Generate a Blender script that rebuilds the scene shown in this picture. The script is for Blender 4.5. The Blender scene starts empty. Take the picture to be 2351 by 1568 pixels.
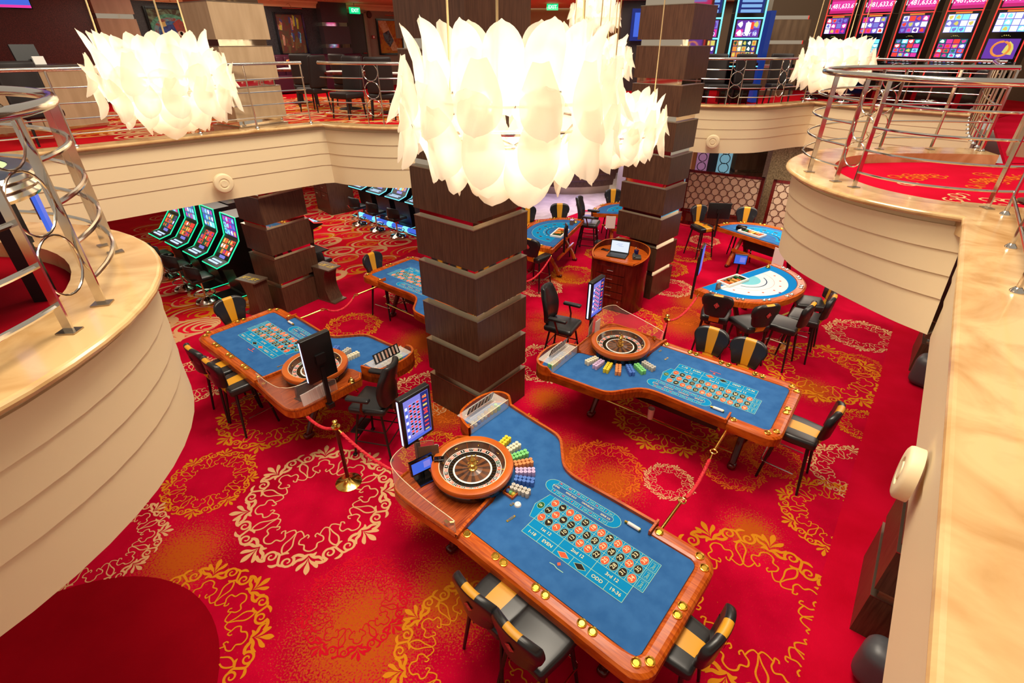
import bpy, bmesh, math, random
from math import sin, cos, pi, radians, atan2, hypot, sqrt
from mathutils import Vector, Matrix
random.seed(7)
SC = bpy.context.scene
COL = SC.collection
# ------------------------------------------------------------------ camera
EYE = 4.57
PITCH = 30.91
cam = bpy.data.cameras.new('camera')
cam.sensor_width = 36.0
cam.lens = 36.0 * 1150.0 / 2351.0
cam.clip_start = 0.05
cam.clip_end = 200
co = bpy.data.objects.new('camera', cam)
co.location = (0, 0, EYE)
co.rotation_euler = (radians(90 - PITCH), 0, 0)
COL.objects.link(co)
SC.camera = co
# ------------------------------------------------------------------ view, world, lights
SC.view_settings.view_transform = 'Standard'
SC.view_settings.look = 'None'
SC.view_settings.exposure = 0.0
SC.view_settings.gamma = 1.0
SC.view_settings.use_curve_mapping = False
W = bpy.data.worlds.new('world')
SC.world = W
W.use_nodes = True
bg = W.node_tree.nodes['Background']
bg.inputs[0].default_value = (1.0, 0.88, 0.73, 1)
bg.inputs[1].default_value = 0.46

def area(name, loc, size, power, col=(1, .88, .71), rot=(0, 0, 0), sy=None, spread=None):
    l = bpy.data.lights.new(name, 'AREA')
    l.energy = power
    l.color = col
    l.size = size
    if sy:
        l.shape = 'RECTANGLE'
        l.size_y = sy
    if spread:
        l.spread = radians(spread)
    o = bpy.data.objects.new(name, l)
    o.location = loc
    o.rotation_euler = rot
    COL.objects.link(o)
    return o

area('atrium_fill_light', (0.3, 5.0, 11.5), 3.6, 1050)  # added unseen area lights overhead, set high for soft even light
area('atrium_fill_light', (2.8, 9.8, 11.5), 3.0, 560)
area('atrium_fill_light', (-2.4, 2.0, 11.5), 3.0, 360)
area('gallery_fill_light', (-6.5, 13.2, 5.55), 3.2, 95)  # added fill, since the gallery ceiling shuts out the world light
area('gallery_fill_light', (6.5, 13.6, 6.6), 3.0, 60)  # added fill for the right-hand gallery
area('gallery_wall_fill', (-6.2, 15.8, 5.5), 1.6, 45)  # unseen light added to brighten the paintings
area('slot_hall_downlight', (-6.2, 11.0, 2.28), 2.6, 75)
area('slot_hall_downlight', (-4.6, 15.0, 2.28), 3.0, 85)
area('gallery_wall_fill', (1.6, 19.0, 5.5), 1.4, 55)  # unseen light added to brighten the ochre far wall
area('lobby_downlight', (2.6, 17.2, 2.28), 2.6, 90)
area('hall_downlight', (6.6, 11.5, 2.28), 2.2, 75)
area('hall_downlight', (5.0, 6.0, 2.28), 1.6, 40)
area('hall_downlight', (-4.0, 2.2, 2.28), 1.6, 16)
area('lobby_blue_light', (1.9, 16.4, 2.2), 1.6, 60, col=(.25, .2, 1))

# ------------------------------------------------------------------ materials
def srgb(r, g, b):
    f = lambda c: (c / 255 / 12.92) if c / 255 <= 0.04045 else ((c / 255 + 0.055) / 1.055) ** 2.4
    return (f(r), f(g), f(b), 1.0)

MATS = {}
def mat(name, col, rough=.5, metal=0., spec=.5, emit=None, es=0., alpha=None, coat=0., trans=0.):
    if name in MATS:
        return MATS[name]
    m = bpy.data.materials.new(name)
    m.use_nodes = True
    b = m.node_tree.nodes['Principled BSDF']
    c = srgb(*col)
    b.inputs['Base Color'].default_value = c
    b.inputs['Roughness'].default_value = rough
    b.inputs['Metallic'].default_value = metal
    b.inputs['Specular IOR Level'].default_value = spec
    b.inputs['Coat Weight'].default_value = coat
    b.inputs['Coat Roughness'].default_value = .08
    if emit:
        b.inputs['Emission Color'].default_value = srgb(*emit)
        b.inputs['Emission Strength'].default_value = es
    if trans:
        b.inputs['Transmission Weight'].default_value = trans
    m.diffuse_color = c
    MATS[name] = m
    return m

def nodes(m):
    return m.node_tree.nodes, m.node_tree.links, m.node_tree.nodes['Principled BSDF']

def noise_mix(m, c1, c2, scale, stretch=(1, 1, 1), lo=.35, hi=.65, detail=4, bump=0., dist=0., rot=(0, 0, 0)):
    N, L, b = nodes(m)
    tc = N.new('ShaderNodeTexCoord'); mp = N.new('ShaderNodeMapping')
    mp.inputs['Scale'].default_value = stretch
    mp.inputs['Rotation'].default_value = rot
    no = N.new('ShaderNodeTexNoise'); no.inputs['Scale'].default_value = scale
    no.inputs['Detail'].default_value = detail
    no.inputs['Distortion'].default_value = dist
    rp = N.new('ShaderNodeValToRGB')
    rp.color_ramp.elements[0].position = lo; rp.color_ramp.elements[1].position = hi
    rp.color_ramp.elements[0].color = srgb(*c1); rp.color_ramp.elements[1].color = srgb(*c2)
    L.new(tc.outputs['Object'], mp.inputs[0]); L.new(mp.outputs[0], no.inputs['Vector'])
    L.new(no.outputs['Fac'], rp.inputs[0]); L.new(rp.outputs[0], b.inputs['Base Color'])
    if bump:
        bp = N.new('ShaderNodeBump'); bp.inputs['Strength'].default_value = bump
        bp.inputs['Distance'].default_value = .01
        L.new(no.outputs['Fac'], bp.inputs['Height']); L.new(bp.outputs[0], b.inputs['Normal'])
    return m

rail_wood = noise_mix(mat('varnished_wood', (180, 80, 18), .28, spec=.3, coat=.12), (158, 60, 8), (200, 96, 24), 4, (1.2, 14, 3), detail=5)
deck_wood = noise_mix(mat('deck_wood', (160, 70, 26), .28, spec=.35, coat=.2), (122, 44, 12), (170, 78, 28), 5, (16, 1.0, 3), detail=5)
wheel_wood = noise_mix(mat('wheel_rim_wood', (188, 90, 24), .28, spec=.35, coat=.2), (178, 80, 18), (196, 98, 30), 3, (1, 1, 1))
dark_wood = noise_mix(mat('bowl_wood', (70, 42, 28), .25, coat=.4), (52, 30, 20), (92, 60, 42), 6, (1, 1, 1))
walnut = noise_mix(mat('walnut_cladding', (80, 52, 37), .35, spec=.35), (70, 44, 31), (92, 61, 44), 7, (9, 9, .5), detail=6)
taupe = noise_mix(mat('taupe_cladding', (172, 146, 114), .3, coat=.1), (164, 138, 106), (178, 152, 120), 3, (3, 3, .4))
mahog = noise_mix(mat('mahogany', (80, 16, 12), .25, spec=.4, coat=.2), (62, 10, 7), (96, 24, 17), 4, (4, 4, .6))
cab_wood = noise_mix(mat('cabinet_wood', (88, 42, 28), .4), (76, 34, 22), (104, 54, 36), 5, (6, 6, .6))
marble = noise_mix(mat('beige_marble', (200, 160, 104), .18, coat=.15), (176, 130, 76), (214, 176, 122), 2.4, (1, 1, 1), lo=.3, hi=.6, detail=8, dist=1.2)
lob_marble = noise_mix(mat('pale_lobby_marble', (222, 206, 188), .15), (205, 190, 175), (235, 222, 205), 1.5, detail=6, dist=1)
cream = mat('cream_fascia', (236, 214, 172), .5)
cream_line = mat('cream_step_shade', (176, 146, 100), .6)  # darker cream paints in the shade under each fascia step
chrome = mat('polished_steel', (215, 208, 198), .13, 1.)
steel = mat('brushed_steel', (175, 160, 140), .3, 1.)
brass = mat('polished_brass', (222, 180, 90), .16, 1.)
gold = mat('gold_cup', (226, 180, 70), .2, 1.)
mirror = mat('mirror_band', (225, 215, 200), .04, 1.)
felt = noise_mix(mat('blue_felt', (48, 98, 156), .95, spec=.1), (44, 92, 150), (54, 104, 162), 7, detail=6)
turq = mat('turquoise_print', (10, 130, 185), .9, spec=.1)
tline = mat('pale_gold_print', (150, 195, 170), .9, spec=.1)
tgold = mat('cream_print', (225, 215, 170), .9, spec=.1)
pred = mat('red_print', (240, 92, 62), .9, spec=.1)
pblk = mat('black_print', (42, 36, 34), .9, spec=.1)
pgrn = mat('green_print', (40, 90, 50), .9, spec=.1)
white = mat('white_plastic', (240, 236, 228), .4)
paper = mat('paper', (238, 228, 222), .8)
leather = mat('black_leather', (30, 29, 30), .32, spec=.5)
yleather = mat('yellow_leather', (214, 150, 30), .38)
blk = mat('black_plastic', (18, 17, 18), .35)
gblk = mat('gloss_black', (12, 11, 12), .08, coat=.4)
blkmetal = mat('black_metal', (30, 25, 25), .35, .3)
redlogo = mat('red_logo', (176, 38, 44), .5)
rope = noise_mix(mat('red_rope', (214, 30, 44), .7), (188, 18, 32), (226, 44, 58), 30)
acrylic = mat('clear_acrylic', (255, 250, 240), .03, spec=.5)
def make_clear(m, a):
    N, L, b = nodes(m)
    out = N['Material Output']
    t = N.new('ShaderNodeBsdfTransparent'); mx = N.new('ShaderNodeMixShader')
    fr = N.new('ShaderNodeLayerWeight'); fr.inputs[0].default_value = .35
    ma = N.new('ShaderNodeMath'); ma.operation = 'MULTIPLY_ADD'
    ma.inputs[1].default_value = .5; ma.inputs[2].default_value = a
    L.new(fr.outputs['Facing'], ma.inputs[0]); L.new(ma.outputs[0], mx.inputs[0])
    L.new(t.outputs[0], mx.inputs[1]); L.new(b.outputs[0], mx.inputs[2]); L.new(mx.outputs[0], out.inputs[0])
make_clear(acrylic, .05)
acr_edge = mat('acrylic_edge', (225, 205, 170), .2)
petal_m = mat('lamp_petal', (250, 240, 220), .35, emit=(255, 230, 190), es=.10)
def petal_nodes():
    N, L, b = nodes(petal_m)
    out = N['Material Output']
    t = N.new('ShaderNodeBsdfTranslucent'); t.inputs[0].default_value = (1, .95, .87, 1)
    mx = N.new('ShaderNodeMixShader'); mx.inputs[0].default_value = .5
    L.new(b.outputs[0], mx.inputs[1]); L.new(t.outputs[0], mx.inputs[2])
    tr = N.new('ShaderNodeBsdfTransparent'); m2 = N.new('ShaderNodeMixShader'); m2.inputs[0].default_value = .2
    L.new(mx.outputs[0], m2.inputs[1]); L.new(tr.outputs[0], m2.inputs[2]); L.new(m2.outputs[0], out.inputs[0])
petal_nodes()
bulb_m = mat('lamp_bulb', (255, 240, 210), .5, emit=(255, 236, 190), es=9)
def em(name, col, s=1.): return mat('glow_' + name, (10, 10, 10), .3, emit=col, es=s)
e_white = em('white', (235, 240, 255), 1.6)
e_blue = em('blue', (70, 110, 235), .9)
e_lilac = em('lilac', (140, 140, 240), .85)
e_cyan = em('cyan', (110, 225, 250), 1.8)
e_green = em('green', (20, 235, 160), 1.5)
e_red = em('red', (250, 60, 50), 1.3)
e_pink = em('pink', (245, 60, 170), .95)
e_mag = em('magenta', (215, 30, 120), .9)
e_orange = em('orange', (250, 150, 60), .9)
e_yel = em('yellow', (240, 225, 110), .9)
e_teal = em('teal', (30, 150, 130), .7)
e_dgreen = em('deep_green', (20, 90, 60), .8)
e_dblue = em('deep_blue', (16, 40, 130), .8)
e_purple = em('purple', (120, 60, 190), .8)
e_black = em('screen_black', (14, 16, 26), .5)
e_exit = em('exit_green', (0, 215, 130), 1.2)
burg = noise_mix(mat('burgundy_wall', (88, 28, 26), .35), (66, 20, 20), (112, 44, 40), 60, detail=3, lo=.4, hi=.75)
charw = noise_mix(mat('charcoal_wall', (40, 40, 44), .4), (24, 25, 30), (74, 74, 78), 70, detail=3, lo=.42, hi=.8)
greyw = mat('grey_wall', (140, 132, 112), .6)
dkpurple = mat('dark_purple_panel', (60, 46, 50), .35)
ceil_m = mat('ceiling_paint', (232, 205, 160), .6)
stone = noise_mix(mat('speckled_stone', (160, 140, 100), .6), (120, 104, 70), (186, 166, 124), 35, detail=4)
skin_chips = {'yellow': (240, 214, 40), 'cream': (236, 226, 196), 'green': (128, 216, 124), 'orange': (236, 146, 82), 'lilac': (214, 184, 222), 'blue': (72, 120, 206), 'grey': (196, 190, 178)}
chipm = {}
for k, c in skin_chips.items():
    m = mat('chip_' + k, c, .5)
    N, L, b = nodes(m)
    tc = N.new('ShaderNodeTexCoord'); sx = N.new('ShaderNodeSeparateXYZ'); mu = N.new('ShaderNodeMath'); mu.operation = 'MULTIPLY'
    mu.inputs[1].default_value = 300.
    fr = N.new('ShaderNodeMath'); fr.operation = 'FRACT'
    gt = N.new('ShaderNodeMath'); gt.operation = 'GREATER_THAN'; gt.inputs[1].default_value = .72
    mx = N.new('ShaderNodeMixRGB')
    mx.inputs[1].default_value = srgb(*c); mx.inputs[2].default_value = srgb(*[int(v * .62) for v in c])
    L.new(tc.outputs['Object'], sx.inputs[0]); L.new(sx.outputs[2], mu.inputs[0]); L.new(mu.outputs[0], fr.inputs[0])
    L.new(fr.outputs[0], gt.inputs[0]); L.new(gt.outputs[0], mx.inputs[0]); L.new(mx.outputs[0], b.inputs['Base Color'])
    chipm[k] = m

# carpet: red pile with orange areas woven in (colour belongs to the carpet), speckled
def carpet_mat(name, blobs, base=(192, 5, 48), dark=(156, 0, 32), org=(172, 76, 18)):
    m = mat(name, base, 1., spec=.05)
    N, L, b = nodes(m)
    tc = N.new('ShaderNodeTexCoord')
    big = N.new('ShaderNodeTexNoise'); big.inputs['Scale'].default_value = 1.3; big.inputs['Detail'].default_value = 8
    L.new(tc.outputs['Object'], big.inputs['Vector'])
    rp = N.new('ShaderNodeValToRGB'); rp.color_ramp.elements[0].position = .35; rp.color_ramp.elements[1].position = .65
    rp.color_ramp.elements[0].color = srgb(*dark); rp.color_ramp.elements[1].color = srgb(*base)
    L.new(big.outputs['Fac'], rp.inputs[0])
    cur = rp.outputs[0]
    if blobs:
        acc = None
        for (x, y, r) in blobs:
            vm = N.new('ShaderNodeVectorMath'); vm.operation = 'DISTANCE'
            vm.inputs[1].default_value = (x, y, 0)
            L.new(tc.outputs['Object'], vm.inputs[0])
            mr = N.new('ShaderNodeMapRange'); mr.inputs[1].default_value = r * 1.25; mr.inputs[2].default_value = r * .25
            L.new(vm.outputs['Value'], mr.inputs[0])
            if acc is None: acc = mr.outputs[0]
            else:
                mx = N.new('ShaderNodeMath'); mx.operation = 'MAXIMUM'
                L.new(acc, mx.inputs[0]); L.new(mr.outputs[0], mx.inputs[1]); acc = mx.outputs[0]
        fine = N.new('ShaderNodeTexNoise'); fine.inputs['Scale'].default_value = 55; fine.inputs['Detail'].default_value = 3
        L.new(tc.outputs['Object'], fine.inputs['Vector'])
        ad = N.new('ShaderNodeMath'); ad.operation = 'MULTIPLY_ADD'; ad.inputs[1].default_value = 2.6
        L.new(fine.outputs['Fac'], ad.inputs[0]); 
        sub = N.new('ShaderNodeMath'); sub.operation = 'SUBTRACT'; sub.inputs[1].default_value = 1.72
        L.new(acc, sub.inputs[0]); L.new(sub.outputs[0], ad.inputs[2])
        cl = N.new('ShaderNodeMapRange'); cl.inputs[1].default_value = 0.; cl.inputs[2].default_value = .45
        L.new(ad.outputs[0], cl.inputs[0])
        mx = N.new('ShaderNodeMixRGB'); mx.inputs[2].default_value = srgb(*org)
        L.new(cl.outputs[0], mx.inputs[0]); L.new(cur, mx.inputs[1]); cur = mx.outputs[0]
    L.new(cur, b.inputs['Base Color'])
    bp = N.new('ShaderNodeBump'); bp.inputs['Strength'].default_value = .25; bp.inputs['Distance'].default_value = .004
    f2 = N.new('ShaderNodeTexNoise'); f2.inputs['Scale'].default_value = 120
    L.new(tc.outputs['Object'], f2.inputs['Vector']); L.new(f2.outputs['Fac'], bp.inputs['Height']); L.new(bp.outputs[0], b.inputs['Normal'])
    return m

# ------------------------------------------------------------------ mesh builder
def rot2(x, y, a):
    return (x * cos(a) - y * sin(a), x * sin(a) + y * cos(a))

TXT = {}
def text_mesh(s):
    if s in TXT: return TXT[s]
    cu = bpy.data.curves.new('t', 'FONT'); cu.body = s; cu.align_x = 'CENTER'; cu.align_y = 'CENTER'
    cu.resolution_u = 2; cu.offset = .012
    ob = bpy.data.objects.new('t', cu)
    me = ob.to_mesh()
    vs = [(v.co.x, v.co.y) for v in me.vertices]; fs = [tuple(p.vertices) for p in me.polygons]
    ob.to_mesh_clear(); bpy.data.objects.remove(ob); bpy.data.curves.remove(cu)
    TXT[s] = (vs, fs)
    return TXT[s]

class MB:
    def __init__(s):
        s.v = []; s.f = []; s.m = []; s.mats = []
    def mi(s, m):
        if m not in s.mats: s.mats.append(m)
        return s.mats.index(m)
    def add(s, vs, fs, m):
        o = len(s.v); s.v += [tuple(p) for p in vs]
        i = s.mi(m)
        for f in fs:
            s.f.append(tuple(o + k for k in f)); s.m.append(i)
        return s
    def box(s, c, d, m, rz=0., rx=0., ry=0.):
        R = Matrix.Rotation(rz, 3, 'Z') @ Matrix.Rotation(ry, 3, 'Y') @ Matrix.Rotation(rx, 3, 'X')
        vs = []
        for z in (-1, 1):
            for x, y in ((-1, -1), (1, -1), (1, 1), (-1, 1)):
                p = R @ Vector((x * d[0] / 2, y * d[1] / 2, z * d[2] / 2)); vs.append((p.x + c[0], p.y + c[1], p.z + c[2]))
        return s.add(vs, [(3, 2, 1, 0), (4, 5, 6, 7), (0, 1, 5, 4), (1, 2, 6, 5), (2, 3, 7, 6), (3, 0, 4, 7)], m)
    def rbox(s, c, d, r, m, warp=None, mf=None, R=None, n=3, k=8):
        # rounded box; warp(x,y,z)->(x,y,z) local, mf(x,y,z)->material or None
        h = [q / 2 for q in d]
        def par(hh):
            rr = min(r, hh * .999); t = []
            for i in range(n + 1): t.append(-hh + rr * i / n)
            for i in range(1, k): t.append(-hh + rr + (2 * hh - 2 * rr) * i / k)
            for i in range(n + 1): t.append(hh - rr + rr * i / n)
            return t
        P = [par(q) for q in h]
        keys = {}; vs = []; fs = []; fm = []
        def vert(p):
            key = (round(p[0], 5), round(p[1], 5), round(p[2], 5))
            if key in keys: return keys[key]
            inn = [max(-(h[i] - min(r, h[i] * .999)), min(h[i] - min(r, h[i] * .999), p[i])) for i in range(3)]
            dv = [p[i] - inn[i] for i in range(3)]
            ri = [min(r, h[i] * .999) for i in range(3)]
            e = [dv[i] / ri[i] for i in range(3)]
            L = sqrt(sum(t * t for t in e)) or 1
            q = [inn[i] + ri[i] * e[i] / L for i in range(3)]
            vs.append(q); keys[key] = len(vs) - 1
            return len(vs) - 1
        for ax in range(3):
            a, b2 = [(1, 2), (2, 0), (0, 1)][ax]
            for sg in (-1, 1):
                for i in range(len(P[a]) - 1):
                    for j in range(len(P[b2]) - 1):
                        q = []
                        for (u, w) in ((i, j), (i + 1, j), (i + 1, j + 1), (i, j + 1)):
                            p = [0, 0, 0]; p[ax] = sg * h[ax]; p[a] = P[a][u]; p[b2] = P[b2][w]
                            q.append(vert(p))
                        if sg < 0: q.reverse()
                        if len(set(q)) > 2: fs.append(tuple(dict.fromkeys(q)))
        for f in fs:
            cc = [sum(vs[i][t] for i in f) / len(f) for t in range(3)]
            fm.append((mf(*cc) if mf else None) or m)
        out = []
        for p in vs:
            q = warp(*p) if warp else p
            q = Vector(q)
            if R is not None: q = R @ q
            out.append((q.x + c[0], q.y + c[1], q.z + c[2]))
        o = len(s.v); s.v += out
        for f, mm in zip(fs, fm):
            s.f.append(tuple(o + i for i in f)); s.m.append(s.mi(mm))
        return s
    def cone(s, p0, p1, r0, r1, m, n=12, cap=True):
        p0 = Vector(p0); p1 = Vector(p1); d = (p1 - p0).normalized()
        u = d.orthogonal().normalized(); w = d.cross(u)
        vs = []
        for (p, r) in ((p0, r0), (p1, r1)):
            for i in range(n):
                a = 2 * pi * i / n; vs.append(p + u * cos(a) * r + w * sin(a) * r)
        fs = [(i, (i + 1) % n, n + (i + 1) % n, n + i) for i in range(n)]
        if cap: fs += [tuple(range(n - 1, -1, -1)), tuple(range(n, 2 * n))]
        return s.add(vs, fs, m)
    def tube(s, pts, r, m, n=8, closed=False, rf=None, flat=1.):
        pts = [Vector(p) for p in pts]; k = len(pts); vs = []
        up = None
        for i, p in enumerate(pts):
            if closed: d = (pts[(i + 1) % k] - pts[i - 1])
            else: d = pts[min(i + 1, k - 1)] - pts[max(i - 1, 0)]
            d.normalize()
            if up is None:
                up = Vector((0, 0, 1)) if abs(d.z) < .95 else Vector((1, 0, 0))
            u = d.cross(up)
            if u.length < 1e-4: u = d.orthogonal()
            u.normalize(); w = u.cross(d).normalized()
            if not closed: up = w
            rr = rf(i / (k - 1)) if rf else r
            for j in range(n):
                a = 2 * pi * j / n; vs.append(p + u * cos(a) * rr + w * sin(a) * rr * flat)
        fs = []
        for i in range(k if closed else k - 1):
            for j in range(n):
                a = i * n + j; b2 = i * n + (j + 1) % n; e = ((i + 1) % k) * n
                fs.append((a, b2, e + (j + 1) % n, e + j))
        if not closed: fs += [tuple(range(n - 1, -1, -1)), tuple(range((k - 1) * n, k * n))]
        return s.add(vs, fs, m)
    def lathe(s, prof, c, m, n=24, a0=0., a1=2 * pi, mfs=None):
        full = abs(a1 - a0 - 2 * pi) < 1e-6; na = n if full else n + 1; vs = []
        for (r, z) in prof:
            for i in range(na):
                a = a0 + (a1 - a0) * i / n; vs.append((c[0] + r * cos(a), c[1] + r * sin(a), c[2] + z))
        o = len(s.v); s.v += vs
        for k in range(len(prof) - 1):
            mm = mfs[k] if mfs else m
            for i in range(n):
                j = (i + 1) % na if full else i + 1
                s.f.append((o + k * na + i, o + k * na + j, o + (k + 1) * na + j, o + (k + 1) * na + i)); s.m.append(s.mi(mm))
        return s
    def prism(s, poly, z0, z1, m, side=None, top=True, bot=True):
        a = sum(poly[i][0] * poly[(i + 1) % len(poly)][1] - poly[(i + 1) % len(poly)][0] * poly[i][1] for i in range(len(poly)))
        if a < 0: poly = poly[::-1]
        n = len(poly); vs = [(x, y, z0) for x, y in poly] + [(x, y, z1) for x, y in poly]
        fs = [(i, (i + 1) % n, n + (i + 1) % n, n + i) for i in range(n)]
        s.add(vs, fs, side or m)
        if top: s.add([(x, y, z1) for x, y in poly], [tuple(range(n))], m)
        if bot: s.add([(x, y, z0) for x, y in poly], [tuple(range(n - 1, -1, -1))], m)
        return s
    def flat(s, poly, z, m):
        a = sum(poly[i][0] * poly[(i + 1) % len(poly)][1] - poly[(i + 1) % len(poly)][0] * poly[i][1] for i in range(len(poly)))
        if a < 0: poly = poly[::-1]
        return s.add([(x, y, z) for x, y in poly], [tuple(range(len(poly)))], m)
    zc = 0
    def strip(s, pts, w, z, m, wf=None, closed=False, clip=None, xf=None):
        s.zc += 1; z += (s.zc % 60) * 4e-6
        # flat band of width w along a 2-D path
        k = len(pts); L = []; R = []
        for i in range(k):
            if closed: a, b2 = pts[i - 1], pts[(i + 1) % k]
            else: a, b2 = pts[max(i - 1, 0)], pts[min(i + 1, k - 1)]
            dx, dy = b2[0] - a[0], b2[1] - a[1]; l = hypot(dx, dy) or 1
            ww = (wf(i / max(k - 1, 1)) if wf else w) / 2
            L.append((pts[i][0] - dy / l * ww, pts[i][1] + dx / l * ww)); R.append((pts[i][0] + dy / l * ww, pts[i][1] - dx / l * ww))
        o = len(s.v)
        for n_, q in enumerate(R + L):
            if xf: q = xf(*q)
            s.v.append((q[0], q[1], z + (n_ % k) * 3e-6))
        mi = s.mi(m)
        for i in range(k if closed else k - 1):
            j = (i + 1) % k
            if clip:
                p = s.v[o + i]; p2 = s.v[o + k + j]
                if not clip((p[0] + p2[0]) / 2, (p[1] + p2[1]) / 2): continue
            s.f.append((o + i, o + j, o + k + j, o + k + i)); s.m.append(mi)
        return s
    def ring(s, cx, cy, rx, ry, w, z, m, n=32):
        return s.strip([(cx + rx * cos(2 * pi * i / n), cy + ry * sin(2 * pi * i / n)) for i in range(n)], w, z, m, closed=True)
    def disc(s, cx, cy, rx, ry, z, m, n=24):
        return s.flat([(cx + rx * cos(2 * pi * i / n), cy + ry * sin(2 * pi * i / n)) for i in range(n)], z, m)
    def text(s, t, c, size, m, ang=0., z=0., sx=1.):
        vs, fs = text_mesh(t)
        out = []
        for x, y in vs:
            a, b2 = rot2(x * size * sx, y * size, ang); out.append((c[0] + a, c[1] + b2, z))
        return s.add(out, fs, m)
    def mapv(s, fn, i0=0):
        for i in range(i0, len(s.v)): s.v[i] = tuple(fn(*s.v[i]))
        return s
    def mirror(s):
        s.v = [(x, -y, z) for x, y, z in s.v]; s.f = [tuple(reversed(f)) for f in s.f]
        return s
    def build(s, name, parent=None, smooth=35, loc=None, rz=None, recalc=False):
        me = bpy.data.meshes.new(name)
        me.from_pydata(s.v, [], s.f)
        for m in s.mats: me.materials.append(m)
        me.polygons.foreach_set('material_index', s.m)
        if smooth or recalc:
            bm = bmesh.new(); bm.from_mesh(me)
            if recalc: bmesh.ops.recalc_face_normals(bm, faces=bm.faces)
            if smooth:
                for f in bm.faces: f.smooth = True
                lim = radians(smooth)
                for e in bm.edges:
                    if len(e.link_faces) != 2 or e.calc_face_angle(0) > lim: e.smooth = False
            bm.to_mesh(me); bm.free()
        me.update()
        o = bpy.data.objects.new(name, me)
        COL.objects.link(o)
        if parent: o.parent = parent
        if loc is not None: o.location = loc
        if rz is not None: o.rotation_euler = (0, 0, rz)
        return o

def tag(o, label=None, cat=None, group=None, kind=None):
    if label: o['label'] = label
    if cat: o['category'] = cat
    if group: o['group'] = group
    if kind: o['kind'] = kind
    return o
def thing(name, label, cat, loc=(0, 0, 0), rz=0., group=None):
    o = bpy.data.objects.new(name, None); COL.objects.link(o)
    o.location = loc; o.rotation_euler = (0, 0, rz); o.empty_display_size = .1
    return tag(o, label, cat, group)
CH = {}
def kids(o):
    return [c for c in o.children]
def dup(src, loc=None, rz=None, label=None, group=None, parent=None):
    c = src.copy(); COL.objects.link(c)
    if parent is not None: c.parent = parent
    if loc is not None: c.location = loc
    if rz is not None: c.rotation_euler = (0, 0, rz)
    if label: c['label'] = label
    if group: c['group'] = group
    elif label and 'group' in c: del c['group']
    for ch in list(src.children): dup(ch, parent=c)
    return c
def struct(o): return tag(o, kind='structure')

def catmull(pts, n=8, closed=False):
    out = []; k = len(pts); D = len(pts[0])
    for i in range(k if closed else k - 1):
        p = [pts[(i + j - 1) % k] if closed else pts[min(max(i + j - 1, 0), k - 1)] for j in range(4)]
        for t in range(n):
            u = t / n
            out.append(tuple(.5 * ((2 * p[1][d]) + (-p[0][d] + p[2][d]) * u + (2 * p[0][d] - 5 * p[1][d] + 4 * p[2][d] - p[3][d]) * u * u + (-p[0][d] + 3 * p[1][d] - 3 * p[2][d] + p[3][d]) * u ** 3) for d in range(D)))
    if not closed: out.append(tuple(pts[-1]))
    return out
def offset(pts, d):
    out = []; k = len(pts)
    for i in range(k):
        a, b2 = pts[max(i - 1, 0)], pts[min(i + 1, k - 1)]
        dx, dy = b2[0] - a[0], b2[1] - a[1]; l = hypot(dx, dy) or 1
        out.append((pts[i][0] - dy / l * d, pts[i][1] + dx / l * d))
    return out
def resample(pts, n):
    L = [0]
    for i in range(1, len(pts)): L.append(L[-1] + hypot(pts[i][0] - pts[i - 1][0], pts[i][1] - pts[i - 1][1]))
    out = []; j = 0
    for q in range(n):
        t = L[-1] * q / (n - 1)
        while j < len(pts) - 2 and L[j + 1] < t: j += 1
        u = (t - L[j]) / ((L[j + 1] - L[j]) or 1)
        out.append(tuple(pts[j][d] + (pts[j + 1][d] - pts[j][d]) * u for d in range(len(pts[0]))))
    return out
def seg_at(pts, s):
    # point and unit direction at arc length s
    acc = 0
    for i in range(1, len(pts)):
        l = hypot(pts[i][0] - pts[i - 1][0], pts[i][1] - pts[i - 1][1])
        if acc + l >= s or i == len(pts) - 1:
            u = (s - acc) / (l or 1)
            return (pts[i - 1][0] + (pts[i][0] - pts[i - 1][0]) * u, pts[i - 1][1] + (pts[i][1] - pts[i - 1][1]) * u), ((pts[i][0] - pts[i - 1][0]) / (l or 1), (pts[i][1] - pts[i - 1][1]) / (l or 1))
        acc += l
def plen(pts): return sum(hypot(pts[i][0] - pts[i - 1][0], pts[i][1] - pts[i - 1][1]) for i in range(1, len(pts)))
# ================================================================== the building
ZL, ZU, ZS = 3.35, 3.24, 2.33      # marble ledge, upper floor, balcony soffit
# ---- ground floor carpet: one mesh, woven pattern in its faces
blobs = [(-1.35, 2.5, .75), (-.55, 2.9, .6), (-3.4, 3.3, .5), (-.9, 3.9, .4), (.55, 4.7, .6), (1.2, 4.3, .45), (-1.0, 5.6, .5), (-2.3, 7.0, .6), (-1.6, 7.6, .6), (.9, 8.2, .8), (1.6, 7.2, .5), (3.3, 8.3, .7), (3.7, 9.2, .5), (1.2, 10.4, .5), (.5, 6.0, .35), (4.6, 6.2, .4), (-1.4, 1.9, .5), (2.6, 3.6, .35), (-2.9, 5.9, .4), (3.0, 5.0, .3)]
carpet = carpet_mat('casino_carpet', blobs)
plain_c = carpet_mat('plain_red_carpet', None, (190, 6, 42), (172, 2, 30))
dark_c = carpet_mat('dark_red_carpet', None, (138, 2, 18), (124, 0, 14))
swirl_c = carpet_mat('swirl_red_carpet', None, (212, 18, 44), (192, 6, 32))
c_gold = mat('woven_gold', (198, 124, 24), 1., spec=.05)
c_beige = mat('woven_beige', (206, 158, 110), 1., spec=.05)
c_crim = mat('woven_crimson', (186, 14, 36), 1., spec=.05)
c_orng = mat('woven_orange', (200, 92, 26), 1., spec=.05)
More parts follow.
